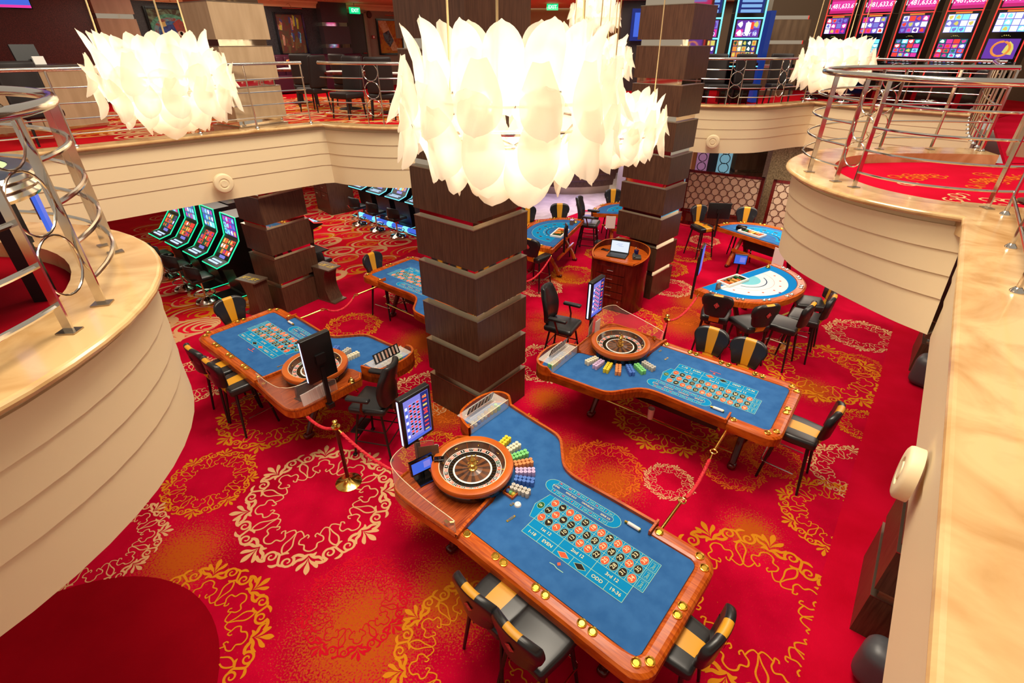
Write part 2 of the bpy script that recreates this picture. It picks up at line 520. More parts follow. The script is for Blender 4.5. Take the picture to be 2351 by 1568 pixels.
SB = [(-9.0, 7.0), (-6.2, 7.3), (-5.3, 8.4), (-4.6, 9.2), (-3.9, 10.2), (-3.2, 11.0), (-2.6, 12.0), (-2.0, 13.2), (-1.2, 14.2)]  # border of swirl carpet
def in_swirl(x, y):
    if x < SB[0][0]: return y > SB[0][1]
    for i in range(len(SB) - 1):
        if SB[i][0] <= x <= SB[i + 1][0]:
            t = (x - SB[i][0]) / (SB[i + 1][0] - SB[i][0])
            return y > SB[i][1] + t * (SB[i + 1][1] - SB[i][1])
    return False
RB = [(1.6, 1.2), (2.37, 2.11), (3.13, 3.14), (4.99, 5.47), (5.7, 6.36), (7.06, 8.09), (8.5, 10)]
def right_plain(x, y):
    for i in range(len(RB) - 1):
        if RB[i][1] <= y <= RB[i + 1][1]:
            t = (y - RB[i][1]) / (RB[i + 1][1] - RB[i][1])
            return x > RB[i][0] + t * (RB[i + 1][0] - RB[i][0])
    return y < 1.2 and x > 1.6
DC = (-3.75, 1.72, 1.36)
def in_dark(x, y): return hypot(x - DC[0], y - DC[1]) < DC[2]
def clip_main(x, y): return not (in_swirl(x, y) or right_plain(x, y) or in_dark(x, y)) and hypot(x, y - 12) < 13
fl = MB()
fl.flat([(-14, -2), (14, -2), (14, 24), (-14, 24)], 0, carpet)
fl.flat([(-14, 7.0)] + SB + [(-1.2, 24), (-14, 24)], .0008, swirl_c)
fl.flat(RB + [(14, 10), (14, -2), (1.6, -2)], .0008, plain_c)
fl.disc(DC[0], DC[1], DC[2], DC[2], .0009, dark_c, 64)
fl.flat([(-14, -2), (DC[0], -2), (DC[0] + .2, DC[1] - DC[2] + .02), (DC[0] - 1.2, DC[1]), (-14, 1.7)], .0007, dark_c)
fl.flat([(-1.2, 14.3), (.3, 14.6), (1.66, 15.0), (2.3, 15.7), (3.6, 16.1), (8, 16.6), (8, 24), (-1.2, 24)], .0012, lob_marble)
# one wreath sector is drawn in unit size and repeated eight times
def spiral(cx, cy, r0, r1, a0, turns, n=22):
    return [(cx + (r0 + (r1 - r0) * i / n) * cos(a0 + turns * 2 * pi * i / n), cy + (r0 + (r1 - r0) * i / n) * sin(a0 + turns * 2 * pi * i / n)) for i in range(n + 1)]
def taper(w): return lambda t: w * (.25 + 1.5 * sin(pi * min(1, t * .9 + .08)))
def drop(w): return lambda t: w * max(.05, sin(pi * t ** 1.7) ** .8)
def medallion(cx, cy, R, rot, m, inner=True, z=.0022):
    S = radians(45)
    for k in range(8):
        base = rot + k * S
        def xf(x, y):      # x along the ring (arc length at r=.84), y outward
            a = base - x / .84; r = .84 + y
            return (cx + R * r * cos(a), cy + R * r * sin(a))
        def st(pts, w, wf=None): fl.strip(pts, w, z, m, wf=wf, clip=clip_main, xf=xf)
        # fleur
        st([(0, .0 + .19 * i / 10) for i in range(11)], 0, drop(.055))
        for sg in (-1, 1):
            st(catmull([(0, -.03), (sg * .03, .03), (sg * .075, .08), (sg * .095, .13)], 5), 0, drop(.045))
            st(catmull([(0, -.07), (sg * .06, -.02), (sg * .12, .0), (sg * .15, .06)], 5), 0, taper(.022))
            st(catmull([(0, -.07), (sg * .05, -.05), (sg * .09, -.08)], 5), 0, taper(.022))
        # scrolls between the fleurs
        st(catmull([(.07, -.06), (.13, -.075), (.19, -.05)], 4) + spiral(.225, .012, .078, .014, radians(-130), -1.35), 0, lambda t: .034 * (1.2 - .8 * t))
        st(catmull([(.59, .05), (.52, .075), (.47, .06)], 4) + spiral(.43, -.012, .078, .014, radians(50), -1.35), 0, lambda t: .034 * (1.2 - .8 * t))
        st(catmull([(.235, .065), (.30, .06), (.33, 0), (.36, -.06), (.42, -.068)], 5), 0, lambda t: .028)
        st(catmull([(.30, .05), (.35, .09), (.40, .09)], 4), 0, taper(.02))
        st(catmull([(.35, -.05), (.30, -.09), (.25, -.09)], 4), 0, taper(.02))
        if inner:
            W2 = .016
            def xi(x, y):
                a = base + S / 2 - x / .58; r = .58 + y
                return (cx + R * r * cos(a), cy + R * r * sin(a))
            def si(pts, closed=False): fl.strip(pts, W2, z, m, closed=closed, clip=clip_main, xf=xi)
            # looped leaf and clover outline joined by waves
            leaf = catmull([(0, -.10), (.018, -.02), (.045, .07), (.03, .14), (0, .18), (-.03, .14), (-.045, .07), (-.018, -.02)], 4, True)
            si(leaf, True)
            si(catmull([(.178, -.03), (.19, -.055), (.165, -.08), (.135, -.05), (.098, -.01), (.105, .045), (.16, .06), (.175, .12), (.2275, .15), (.28, .12), (.295, .06), (.35, .045), (.357, -.01), (.32, -.05), (.29, -.08), (.265, -.055), (.277, -.03)], 5))
            si(catmull([(0, -.10), (.045, -.128), (.095, -.105), (.135, -.05)], 5))
            si(catmull([(.4555, -.10), (.41, -.128), (.36, -.105), (.32, -.05)], 5))
med = [(-2.25, 4.03, .93, .2, c_beige), (-3.66, 4.34, .56, .1, c_gold), (-1.48, 2.80, .53, .3, c_crim), (-2.95, 2.45, .80, .05, c_gold), (-.35, 2.35, .74, .25, c_gold),
       (-4.3, 3.45, .62, .3, c_beige), (2.25, 2.78, .95, .15, c_gold), (1.90, 4.33, .32, .2, c_beige), (1.14, 4.55, .52, 0, c_orng), (2.17, 5.50, .76, .1, c_gold),
       (4.23, 4.46, .56, .3, c_beige), (5.02, 6.70, .95, .2, c_gold), (6.35, 7.85, .64, .2, c_beige), (3.62, 3.80, .62, .1, c_gold), (.50, 6.95, .60, .2, c_beige),
       (1.41, 10.61, .55, .1, c_gold), (.62, 9.9, .5, .3, c_beige), (2.24, 8.41, .66, .25, c_gold), (5.15, 12.9, .42, .2, c_beige), (4.4, 11.9, .6, .1, c_gold), (3.45, 9.9, .5, 0, c_beige),
       (-3.40, 5.60, .78, .1, c_gold), (-2.51, 5.40, .32, .25, c_gold), (-5.0, 6.45, .68, .2, c_beige), (-2.98, 8.2, .55, .3, c_gold), (-2.2, 9.6, .5, .3, c_beige), (-1.3, 6.1, .6, .1, c_beige), (-2.0, 7.0, .5, 0, c_gold),
       (4.62, 7.55, .22, .1, c_beige), (5.75, 6.9, .35, .2, c_orng), (2.75, 4.55, .40, .2, c_orng), (3.1, 6.8, .5, .2, c_orng), (-.75, 5.9, .55, .3, c_orng), (.05, 5.25, .42, .3, c_gold), (-1.05, 4.85, .42, .2, c_gold),
       (4.9, 5.35, .40, .2, c_gold), (3.35, 4.7, .35, .2, c_orng), (2.3, 11.9, .5, .1, c_gold), (.4, 8.2, .4, .1, c_crim), (3.6, 11.0, .55, .2, c_gold), (-3.9, 7.2, .5, .2, c_gold), (.5, 3.2, .5, .2, c_crim), (-2.2, 1.5, .5, 0, c_gold), (3.3, 8.6, .4, .1, c_orng)]
med = [q + (0,) for q in med]
for i, (x, y, R, r, m, q) in enumerate(med): medallion(x, y, R, r, m, z=.0018 + .00003 * i)
# swirl carpet: nested off-centre ovals
rs = random.Random(3)
def swirls(mb, x0, x1, y0, y1, z, clip, step=.92):
    j = 0; y = y0
    while y < y1:
        x = x0 + (j % 2) * step / 2
        while x < x1:
            cx, cy = x + rs.uniform(-.14, .14), y + rs.uniform(-.1, .1)
            ax = rs.uniform(.35, .5); an = radians(35) + rs.uniform(-.2, .2)
            m = rs.choice((c_beige, c_orng, c_beige, c_gold))
            for q in range(rs.choice((4, 5))):
                a = ax * (1 - q * .19); b2 = a * .72
                ox, oy = .05 * q, -.03 * q
                st0 = rs.uniform(0, 6.28); sp = rs.uniform(4.6, 6.2)
                pts = []
                for i in range(29):
                    t = st0 + sp * i / 28
                    u, v = rot2(ox + a * cos(t), oy + b2 * sin(t), an)
                    pts.append((cx + u, cy + v))
                mb.strip(pts, 0, z + q * .0001, m if q != 1 else c_beige, wf=lambda t: .048 * (.35 + sin(pi * t)), clip=clip)
            x += step
        y += step * .62; j += 1
swirls(fl, -10.5, -1.4, 7.0, 20.5, .002, lambda x, y: in_swirl(x, y) and not (y > 14.3 and x > -1.3))
floor_o = fl.build('floor', smooth=0); struct(floor_o)

# ---- balcony edges
main_edge = [(-12.5, .55), (-9.4, 3.6), (-6.57, 6.4), (-5.76, 7.17), (-4.73, 8.2)]
main_edge += [(-3.42, 9.38), (-3.28, 9.42), (-2.9, 9.22), (-2.01, 9.02), (-1.1, 9.25), (-.4, 10.1), (0, 11.8), (.5, 13.8), (1.5, 14.7), (2.7, 14.7), (3.6, 13.4), (4.1, 12.5)]
arc_r = catmull([(4.1, 12.5), (4.55, 12.3), (5.1, 12.25), (5.6, 12.3), (6.05, 12.5), (6.6, 12.85), (7.2, 13.15)], 5)
edge = main_edge[:6] + catmull(main_edge[6:], 5)[:-1] + arc_r + [(7.42, 12.5), (7.79, 11.93), (8.4, 11.35), (9.17, 10.62)]
end_pt = (9.17, 10.62)
drum_r = catmull([(3.76, 4.02), (3.47, 4.27), (3.24, 4.6), (3.12, 4.95), (3.10, 5.35), (3.17, 5.8), (3.33, 6.17), (3.6, 6.53), (3.98, 6.86), (4.45, 7.05), (5.1, 7.12), (5.75, 7.08), (6.2, 6.98)], 6)
sof_r = catmull([(3.66, 3.84), (3.52, 4.12), (3.38, 4.55), (3.26, 5.0), (3.21, 5.45), (3.27, 5.88), (3.42, 6.22), (3.68, 6.55), (4.05, 6.83), (4.5, 7.0), (5.1, 7.07), (5.75, 7.03), (6.2, 6.93)], 6)
right_line = [(-2.4, -3.75), (1.0, .545), (2.48, 2.42), (3.76, 4.02)]
drum_l = [(-7.5, .1), (-3.9, .15)] + [(-3.84 + 1.82 * cos(radians(a)), 2.0 + 1.82 * sin(radians(a))) for a in range(-88, 92, 6)] + [(-5.5, 3.95), (-8.5, 4.1)]

def fascia(name, top, bot, steps=True):
    """stepped cream balcony face lofted from the ledge down to the soffit"""
    n = max(len(top), 2); mb = MB()
    bot = bot or top
    t = top; b2 = resample(bot, len(top)) if len(bot) != len(top) else bot
    z = [ZL - .05, ZL - .10, ZL - .10, ZL - .30, ZL - .30, ZL - .50, ZL - .50, ZL - .70, ZL - .70, ZS, ZS]
    off = [-.035, -.035, -.012, -.012, -.022, -.022, -.032, -.032, -.042, -.042, -.35]
    rows = []
    nz = len(z)
    for k in range(nz):
        u = (ZL - z[k]) / (ZL - ZS)
        P = [(t[i][0] + (b2[i][0] - t[i][0]) * u, t[i][1] + (b2[i][1] - t[i][1]) * u) for i in range(len(t))]
        P = offset(P, off[k] * SGN)
        rows.append([(p[0], p[1], z[k]) for p in P])
    L = len(t)
    vs = [p for r in rows for p in r]
    for k in range(nz - 1):
        fs = [(k * L + i, k * L + i + 1, (k + 1) * L + i + 1, (k + 1) * L + i) for i in range(L - 1)]
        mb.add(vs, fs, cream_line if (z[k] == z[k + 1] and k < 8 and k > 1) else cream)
    return struct(mb.build(name, smooth=30))
SGN = -1   # solid side lies to the left of the walking direction
f1 = fascia('wall_back', edge, None)
SGN = 1
f2 = fascia('wall_right', right_line[:-1] + drum_r[:1], [(-2.2, -3.65), (1.07, .55), (2.55, 2.42), (3.66, 3.84)])
f3 = fascia('wall_front', drum_r, sof_r)
SGN = -1
f4 = fascia('wall_left', drum_l, None)
SGN = -1
f5 = MB()
f5.box((9.22, 10.68, (ZL + ZS) / 2 - .03), (.18, .06, ZL - ZS - .06), cream, rz=radians(35))
struct(f5.build('wall_end', smooth=0))
# marble ledges with rounded nose
def ledge(name, top, w, sg, th=.05):
    mb = MB(); prof = []
    for a in range(-90, 91, 30): prof.append((.045 + .025 * cos(radians(a)), -.025 + .025 * sin(radians(a))))
    prof += [(-w, 0), (-w, -.16)]
    rows = []
    for (o, z) in prof: rows.append([(p[0], p[1], ZL + z) for p in offset(top, o * sg)])
    L = len(top); vs = [p for r in rows for p in r]
    for k in range(len(rows) - 1):
        mb.add(vs, [(k * L + i, k * L + i + 1, (k + 1) * L + i + 1, (k + 1) * L + i) for i in range(L - 1)], marble)
    return struct(mb.build(name, smooth=35, recalc=False))
ledge('trim_1', edge, .26, -1)
ledge('trim_2', right_line, .62, 1)
ledge('trim_3', drum_r, .42, 1)
ledge('trim_4', drum_l, .40, -1)
# upper floors
up_c = carpet_mat('gallery_carpet', None, (190, 14, 26), (168, 6, 20))
uf = MB()
back_in = offset(edge, .2)
uf.prism(back_in + [(9.6, 10.9), (14, 14.0), (14, 26), (-22, 26), (-22, .5)], ZU - .05, ZU, up_c)
swirls(uf, -8.5, -1.0, 8.8, 15.5, ZU + .002, lambda x, y: (y - x > 13.3 and y > 7.2) or (y > 10.4 and x > -4 and x < -1), step=.8)
struct(uf.build('floor', smooth=0))
ul = MB(); ul.prism([(p[0], p[1]) for p in offset(drum_l, .3)], ZU - .05, ZU, dark_c); struct(ul.build('floor', smooth=0))
ur = MB()
ur.prism(offset(drum_r, -.3)[2:-2] + [(6.3, 6.6), (14, 6.6), (14, 13.6), (15, 13.6), (15, -6), (-.5, -6), (-1.5, -3.6), (1.45, .2), (4.1, 3.75)], ZU - .05, ZU, plain_c)
rs2 = random.Random(5)
for i in range(34):
    x, y = 4.3 + rs2.random() * 1.7, 4.6 + rs2.random() * 1.4
    m = c_beige if (x + y) < 10.2 else c_orng
    ur.strip(spiral(x, y, .10, .03, rs2.random() * 6, 1.2, 12), .022, ZU + .002, m)
    ur.strip(spiral(x + .1, y + .04, .06, .03, rs2.random() * 6, .8, 10), .02, ZU + .0022, m)
struct(ur.build('floor', smooth=0))
stair = MB(); stair.prism([(6.3, 6.65), (9.5, 10.75), (14, 14.2), (14, 6.65)], ZU - .05, ZU, plain_c); struct(stair.build('floor', smooth=0))
stair = MB(); stair.prism([(3.66, 3.86), (3.70, 4.10), (4.0, 4.46), (4.5, 4.2), (4.3, 3.7), (3.7, 3.5)], ZL - .16, ZL + .0008, marble); struct(stair.build('trim_7', smooth=0))
# soffits (undersides of the galleries)
so = MB()
so.flat(offset(edge, .3) + [(14, 14), (14, 26), (-22, 26), (-22, .5)], ZS + .002, cream)
so.flat(offset(drum_r, -.3)[2:-2] + [(6.3, 6.6), (15, 6.6), (15, -6), (-.5, -6), (-1.5, -3.6), (1.7, .4), (4.1, 3.6)], ZS + .002, cream)
so.flat(offset(drum_l, .3), ZS + .002, cream)
so.f = [tuple(reversed(f)) for f in so.f]
struct(so.build('ceiling', smooth=0))
# round speaker covers on the balcony faces
def speaker(px, py, pz, ang, label):
    # ang: direction the cover faces
    mb = MB()
    prof = [(0, .03), (.05, .032), (.055, .022), (.075, .022), (.08, .03), (.13, .03), (.145, .022), (.15, .01), (.15, -.04)]
    mb.lathe(prof, (0, 0, 0), cream, 32)
    R = Matrix.Rotation(ang, 3, 'Z') @ Matrix.Rotation(radians(90), 3, 'Y')
    mb.v = [tuple(R @ Vector(p)) for p in mb.v]
    o = mb.build('round_speaker', loc=(px, py, pz), smooth=40); tag(o, label, 'speaker')
speaker(-4.62, 8.19, 2.62, radians(-45), 'round cream speaker cover on the long balcony face at left')
speaker(4.60, 12.20, 2.60, radians(-112), 'round cream speaker cover on the curved balcony face beyond the far pillar')
speaker(2.10, 1.93, 2.60, radians(141), 'round cream speaker cover on the near balcony face at right')

dktaupe = noise_mix(mat('dark_taupe_cladding', (100, 80, 58), .3), (88, 70, 50), (112, 92, 68), 3, (3, 3, .4))
# ---- square pillars clad in stacked panels with mirror bands
def pillar(label, corner, w1, w2, yaw, levels, m_low, m_up, split=5):
    x0, y0 = corner
    L = (-cos(yaw), sin(yaw)); Rr = (sin(yaw), cos(yaw))
    t = thing('column', label, 'column', (x0, y0, 0))
    def quad(ins): # footprint inset
        o = ins
        a = (o * (L[0] + Rr[0]), o * (L[1] + Rr[1]))
        b2 = (L[0] * (w1 - o) + Rr[0] * o, L[1] * (w1 - o) + Rr[1] * o)
        c = (L[0] * (w1 - o) + Rr[0] * (w2 - o), L[1] * (w1 - o) + Rr[1] * (w2 - o))
        d = (L[0] * o + Rr[0] * (w2 - o), L[1] * o + Rr[1] * (w2 - o))
        return [a, b2, c, d]
    for k in range(levels):
        z0 = 0 if k == 0 else .523 + .57 * (k - 1) + .085
        z1 = .523 + .57 * k
        mb = MB(); m = m_low if k < split + 1 else m_up
        mb.prism(quad(0), z0, z1 - .008, m)
        mb.prism(quad(-.003), z1 - .010, z1, steel)
        mb.build('cladding_panel', t, smooth=0)
        mb = MB(); mb.prism(quad(.05), z1, z1 + .085, mirror, top=False, bot=False)
        mb.build('mirror_band', t, smooth=0)
    return t
S_ = .57
pillar('walnut-clad square pillar in the middle behind the nearest roulette wheel', (-.42, 5.30), .965, .965, .683, 11, walnut, walnut)
pillar('walnut-clad square pillar standing behind the drawer lectern with the laptop', (2.836, 9.32), .96, .80, .765, 9, walnut, walnut)
pillar('square pillar beside the green-lit slot machines, taupe on the upper floor', (-4.413, 8.727), .80, .90, radians(34), 9, walnut, taupe, split=4)
pillar('dark taupe banded pillar on the upper floor between blue and red slot machines', (8.0, 15.9), 1.15, .6, radians(4), 9, dktaupe, dktaupe)
pillar('dark pillar base on the plain red carpet at the lower right edge', (3.06, 2.56), .95, .9, radians(128), 4, walnut, walnut)
pillar('dark pillar base under the balcony right of the fan of card table chairs', (6.42, 6.72), .95, .9, radians(128), 4, walnut, walnut)
# ---- upper level walls
def wallseg(name, a, b2, z0, z1, m, th=.12):
    mb = MB(); dx, dy = b2[0] - a[0], b2[1] - a[1]; l = hypot(dx, dy)
    mb.box(((a[0] + b2[0]) / 2 - dy / l * th / 2, (a[1] + b2[1]) / 2 + dx / l * th / 2, (z0 + z1) / 2), (l, th, z1 - z0), m, rz=atan2(dy, dx))
    return struct(mb.build(name, smooth=0))
WA = radians(47); WO = (-6.74, 17.47); CZ = 5.6
def wp(s, d=0.): return (WO[0] + cos(WA) * s + sin(WA) * d, WO[1] + sin(WA) * s - cos(WA) * d)   # d>0: into the gallery
wallseg('wall_gallery', wp(-12), wp(-4.2), ZU, CZ, burg)
wallseg('wall_gallery', wp(-4.2), wp(2.1), ZU, CZ, charw)
wallseg('wall_gallery', wp(2.1), wp(6.2), ZU, CZ, greyw)
wallseg('wall_far', wp(6.2), (6.0, 21.6), ZU, CZ, mat('ochre_wall', (176, 148, 88), .6))
wallseg('wall_stair', (13.2, 17.3), (13.2, 3.0), ZU, CZ + .6, mat('brown_wall', (96, 76, 54), .6))
wallseg('wall_far', (6.0, 18.2), (14, 17.2), ZU, CZ + .6, mat('brown_wall', (96, 76, 54), .6))
ce = MB()
ce.flat([wp(-12, .1), wp(6.2, .1), (6.0, 21.5), (14, 21), (14, 19.0), (2, 17), (-3, 14.5), (-8.4, 9.2)], CZ, ceil_m)
ce.f = [tuple(reversed(f)) for f in ce.f]; struct(ce.build('ceiling', smooth=0))
# cornice moulding
cm = MB(); prof = [(0, -.16), (.03, -.16), (.05, -.10), (.10, -.05), (.16, -.04), (.18, 0)]
P0, P1 = wp(-12), wp(6.2)
vs = []
for (d, z) in prof:
    for s_ in (-12, 6.2):
        x, y = wp(s_, d); vs.append((x, y, CZ + z))
cm.add(vs, [(2 * i, 2 * i + 1, 2 * i + 3, 2 * i + 2) for i in range(len(prof) - 1)], ceil_m)
struct(cm.build('trim_5', smooth=0, recalc=False))
# pilasters on the gallery wall
def pilaster(s0, s1, m, label, bands):
    t = thing('pilaster', label, 'pilaster', (*wp((s0 + s1) / 2, .0), ZU), WA)
    w = s1 - s0; z = ZU
    for b2 in bands + [CZ]:
        mb = MB(); mb.box((0, -.13, (z + b2) / 2 - ZU), (w, .26, b2 - z), m); mb.build('cladding_panel', t, smooth=0)
        if b2 < CZ:
            mb = MB(); mb.box((0, -.1, b2 + .05 - ZU), (w - .04, .2, .10), mirror); mb.build('mirror_band', t, smooth=0)
        z = b2 + .10
pilaster(-4.62, -3.82, taupe, 'taupe pilaster with mirror bands between the burgundy wall and the eye painting', [3.9, 4.47, 5.04])
pilaster(1.12, 2.02, dkpurple, 'dark purple pilaster with mirror bands beside the green exit sign', [4.40, 4.98])
# paintings (generic abstract canvases)
def painting(s0, s1, z0, z1, label, draw):
    t = thing('painting', label, 'painting', (*wp((s0 + s1) / 2, .03), (z0 + z1) / 2), WA)
    w, h = s1 - s0, z1 - z0
    mb = MB()
    for x, z, dx, dz in ((0, h / 2, w, .05), (0, -h / 2, w, .05), (-w / 2, 0, .05, h + .05), (w / 2, 0, .05, h + .05)): mb.box((x, -.02, z), (dx, .06, dz), gblk)
    mb.build('frame', t, smooth=0)
    mb = MB(); draw(mb, w, h)
    mb.v = [(x, -.012 - z, y) for x, y, z in mb.v]; mb.build('canvas', t, smooth=0)
    mb = MB(); mb.tube([(-w * .28, -.22, h / 2 + .12), (w * .42, -.22, h / 2 + .12)], .012, chrome); mb.tube([(0, -.02, h / 2 + .22), (.02, -.14, h / 2 + .24), (.05, -.22, h / 2 + .13)], .008, chrome)
    mb.build('picture_light', t)
def pm(name, a, b2, sc=5): return noise_mix(mat('paint_' + name, a, .6), a, b2, sc, dist=2, detail=6, lo=.4, hi=.6)
def draw1(mb, w, h):
    mb.flat([(-w / 2, -h / 2), (w / 2, -h / 2), (w / 2, h / 2), (-w / 2, h / 2)], 0, pm('a', (60, 50, 30), (110, 150, 120), 4))
    cols = [((90, 170, 140), (40, 110, 90)), ((130, 60, 50), (90, 150, 160)), ((50, 110, 160), (30, 60, 120)), ((24, 40, 100), (40, 70, 150))]
    for i, (a, b2) in enumerate(cols):
        r = .5 - .09 * i
        mb.disc(-.02, -.02, w * r, h * r * .8, .001 * (i + 1), pm('b%d' % i, a, b2, 6), 36)
    mb.flat([(.02, .2), (.2, .3), (.36, .1), (.4, -.4), (.05, -.45), (.1, -.1)], .006, pm('c', (150, 50, 40), (110, 60, 40), 5))
    mb.disc(.16, -.02, .09, .055, .008, mat('paint_w', (210, 200, 180), .6)); mb.disc(.16, -.02, .035, .045, .009, gblk)
    mb.flat([(-.25, .22), (-.15, .24), (-.14, .14), (-.24, .12)], .008, mat('paint_gold', (190, 170, 100), .6))
    mb.flat([(.28, -.1), (.31, -.1), (.34, -.45), (.3, -.45)], .008, mat('paint_yel', (210, 170, 40), .6))
def draw2(mb, w, h):
    mb.flat([(-w / 2, -h / 2), (w / 2, -h / 2), (w / 2, h / 2), (-w / 2, h / 2)], 0, pm('d', (100, 40, 34), (70, 60, 40), 6))
    r = random.Random(1)
    for i in range(26):
        x = r.uniform(-w / 2 + .06, w / 2 - .06); y = r.uniform(-h * .3, h * .45); l = r.uniform(.08, .3)
        c = r.choice([((60, 120, 170), (110, 190, 210)), ((150, 150, 40), (190, 180, 60)), ((70, 50, 100), (40, 60, 120)), ((160, 90, 60), (190, 150, 130))]) if y > -.1 else ((110, 60, 40), (90, 90, 50))
        mb.flat([(x - .03, max(-h / 2, y - l)), (x + .02, max(-h / 2, y - l)), (x + .05, min(h / 2, y)), (x - .02, min(h / 2, y + .05))], .001 + .0004 * i, pm('e%d%d' % (c[0][0], c[0][2]), c[0], c[1], 9))
def draw3(mb, w, h):
    mb.flat([(-w / 2, -h / 2), (w / 2, -h / 2), (w / 2, h / 2), (-w / 2, h / 2)], 0, pm('f', (190, 140, 20), (170, 90, 20), 4))
    mb.flat([(-w / 2, h / 2), (-.15, h / 2), (.3, -h / 2 + .1), (.02, -h / 2 + .1)], .002, pm('g', (220, 200, 150), (200, 160, 100), 5))
    mb.flat([(-.3, .1), (-.05, .2), (.12, -.1), (-.05, -.3), (-.25, -.1)], .004, pm('h', (60, 40, 30), (90, 130, 140), 6))
painting(-3.52, -2.46, 4.24, 5.3, 'framed painting of a large eye in blue and green swirls', draw1)
painting(-.25, .60, 4.24, 5.28, 'framed abstract painting in red, blue and yellow streaks on the charcoal wall', draw2)
painting(3.22, 4.2, 4.2, 5.2, 'framed painting in gold and orange on the grey wall', draw3)
# door, exit signs, small wall fittings
d = MB(); x, y = wp(2.42, .02)
d.box((x, y, ZU + 1.05), (.62, .06, 2.1), mat('dark_door', (44, 46, 36), .4), rz=WA); do = struct(d.build('door_1', smooth=0))
d = MB()
for s_, w_, z_, h_ in ((2.78, .1, ZU + 1.07, 2.2), (2.42, .8, ZU + 2.16, .09)):
    x, y = wp(s_, .04); d.box((x, y, z_), (w_, .1, h_), greyw, rz=WA)
struct(d.build('trim_6', smooth=0))
d = MB(); x, y = wp(2.66, .1); d.tube([(x, y, ZU + 1.0), (*wp(2.52, .1), ZU + 1.0)], .014, chrome); tag(d.build('door_handle', smooth=30), 'steel lever handle on the dark gallery door', 'handle')
def exit_sign(loc, rz, label):
    t = thing('exit_sign', label, 'sign', loc, rz)
    m = MB(); m.box((0, 0, 0), (.36, .05, .17), e_exit); m.build('light_box', t, smooth=0)
    m = MB(); m.text('EXIT', (0, 0), .13, e_white, 0, .001); m.v = [(x, -.027 - z, y) for x, y, z in m.v]; m.build('lettering', t, smooth=0)
    m = MB(); m.box((.0, 0, .14), (.02, .02, .12), greyw); m.build('bracket', t, smooth=0)
exit_sign((*wp(2.15, .5), 5.40), WA, 'green exit sign above the dark gallery door')
exit_sign((1.27, 18.9, 5.50), 0, 'small green exit sign far back, above the middle chandelier')
d = MB(); d.lathe([(0, .04), (.08, .03), (.1, 0)], (0, 0, 0), mat('brown_bell', (70, 44, 28), .5), 20)
d.v = [(x, -z, y) for x, y, z in d.v]; d.f = [tuple(reversed(f)) for f in d.f]; tag(d.build('alarm_bell', loc=(*wp(2.98, .02), 5.33), rz=WA), 'round brown alarm bell on the grey wall beside the door', 'bell')
d = MB(); d.box((0, -.02, 0), (.09, .04, .09), redlogo); d.box((0, -.042, 0), (.05, .01, .05), white); tag(d.build('fire_call_point', loc=(*wp(3.03, .02), 4.7), rz=WA, smooth=0), 'small red fire call point on the grey wall left of the gold painting', 'alarm')
# magenta wall screen behind the pillar and blue screen upper left
def wall_screen(s0, s1, z0, z1, cols, label, txt):
    t = thing('wall_screen', label, 'screen', (*wp((s0 + s1) / 2, .1), (z0 + z1) / 2), WA); w, h = s1 - s0, z1 - z0
    m = MB(); m.box((0, 0, 0), (w + .04, .06, h + .04), gblk); m.build('housing', t, smooth=0)
    m = MB(); m.flat([(-w / 2, -h / 2), (w / 2, -h / 2), (w / 2, h / 2), (-w / 2, h / 2)], 0, cols[0])
    m.flat([(-w / 2, -h / 2), (w / 2, -h / 2), (w / 2, -h / 2 + .05), (-w / 2, -h / 2 + .05)], .001, cols[1])
    for i, (tx, x, y, sz) in enumerate(txt): m.text(tx, (x, y), sz, e_white, 0, .002)
    m.v = [(x, -.033 - z, y) for x, y, z in m.v]; m.build('display', t, smooth=0)
wall_screen(-1.6, -.80, 4.94, 5.75, (e_mag, e_pink), 'magenta wall screen peeking out behind the taupe pillar', [('7', .33, -.2, .3), ('R', .33, .12, .12), ('01', .25, .38, .2)])
wall_screen(-7.6, -5.72, 5.2, 5.9, (e_blue, e_pink), 'blue screen with a pink lower edge on the burgundy wall', [('....', .6, .1, .2), ('......', .7, -.1, .2)])
# bar counter behind the left railing
def on_line(a, b2, t): return (a[0] + (b2[0] - a[0]) * t, a[1] + (b2[1] - a[1]) * t)
m = MB(); A_, B_ = (-9.3, 6.6), (-7.4, 9.95)
ang = atan2(B_[1] - A_[1], B_[0] - A_[0]); L_ = hypot(B_[1] - A_[1], B_[0] - A_[0])
t = thing('service_counter', 'long taupe service counter behind the railing at upper left', 'counter', (*on_line(A_, B_, .5), ZU), ang)
m.box((0, .3, .49), (L_, .6, .94), taupe)
for i in range(1, 4): m.box((-L_ / 2 + L_ * i / 4, -.002, .5), (.012, .01, .92), dktaupe)
m.build('body', t, smooth=0)
m = MB(); m.rbox((0, .28, .975), (L_ + .06, .7, .05), .02, mat('dark_counter_top', (60, 50, 44), .2)); m.build('counter_top', t)
m = MB(); m.box((0, -.0, .03), (L_, .02, .06), chrome); m.build('kick_plate', t, smooth=0)
t = thing('till_terminal', 'black till terminal standing on the service counter by the burgundy wall', 'terminal', (*on_line(A_, B_, .82), ZU + 1.0), ang)
m = MB(); m.box((0, .3, .16), (.34, .05, .26), blk, rx=-.25); m.build('screen', t, smooth=0)
m = MB(); m.box((0, .36, .03), (.24, .2, .06), blk); m.build('base', t, smooth=0)
m = MB(); m.box((.1, .18, .06), (.16, .04, .12), white, rx=-.2); tag(m.build('card_reader', t, smooth=0), 'white card reader')

m = MB(); m.box((6.95, 7.15, ZU + 1.18), (.34, .34, 2.36), taupe, rz=.9); m.box((7.25, 7.1, ZU + 1.18), (.4, .3, 2.36), dktaupe, rz=.9); tag(m.build('gallery_post', smooth=0), 'taupe and brown post at the right edge beyond the close balcony railing', 'post')
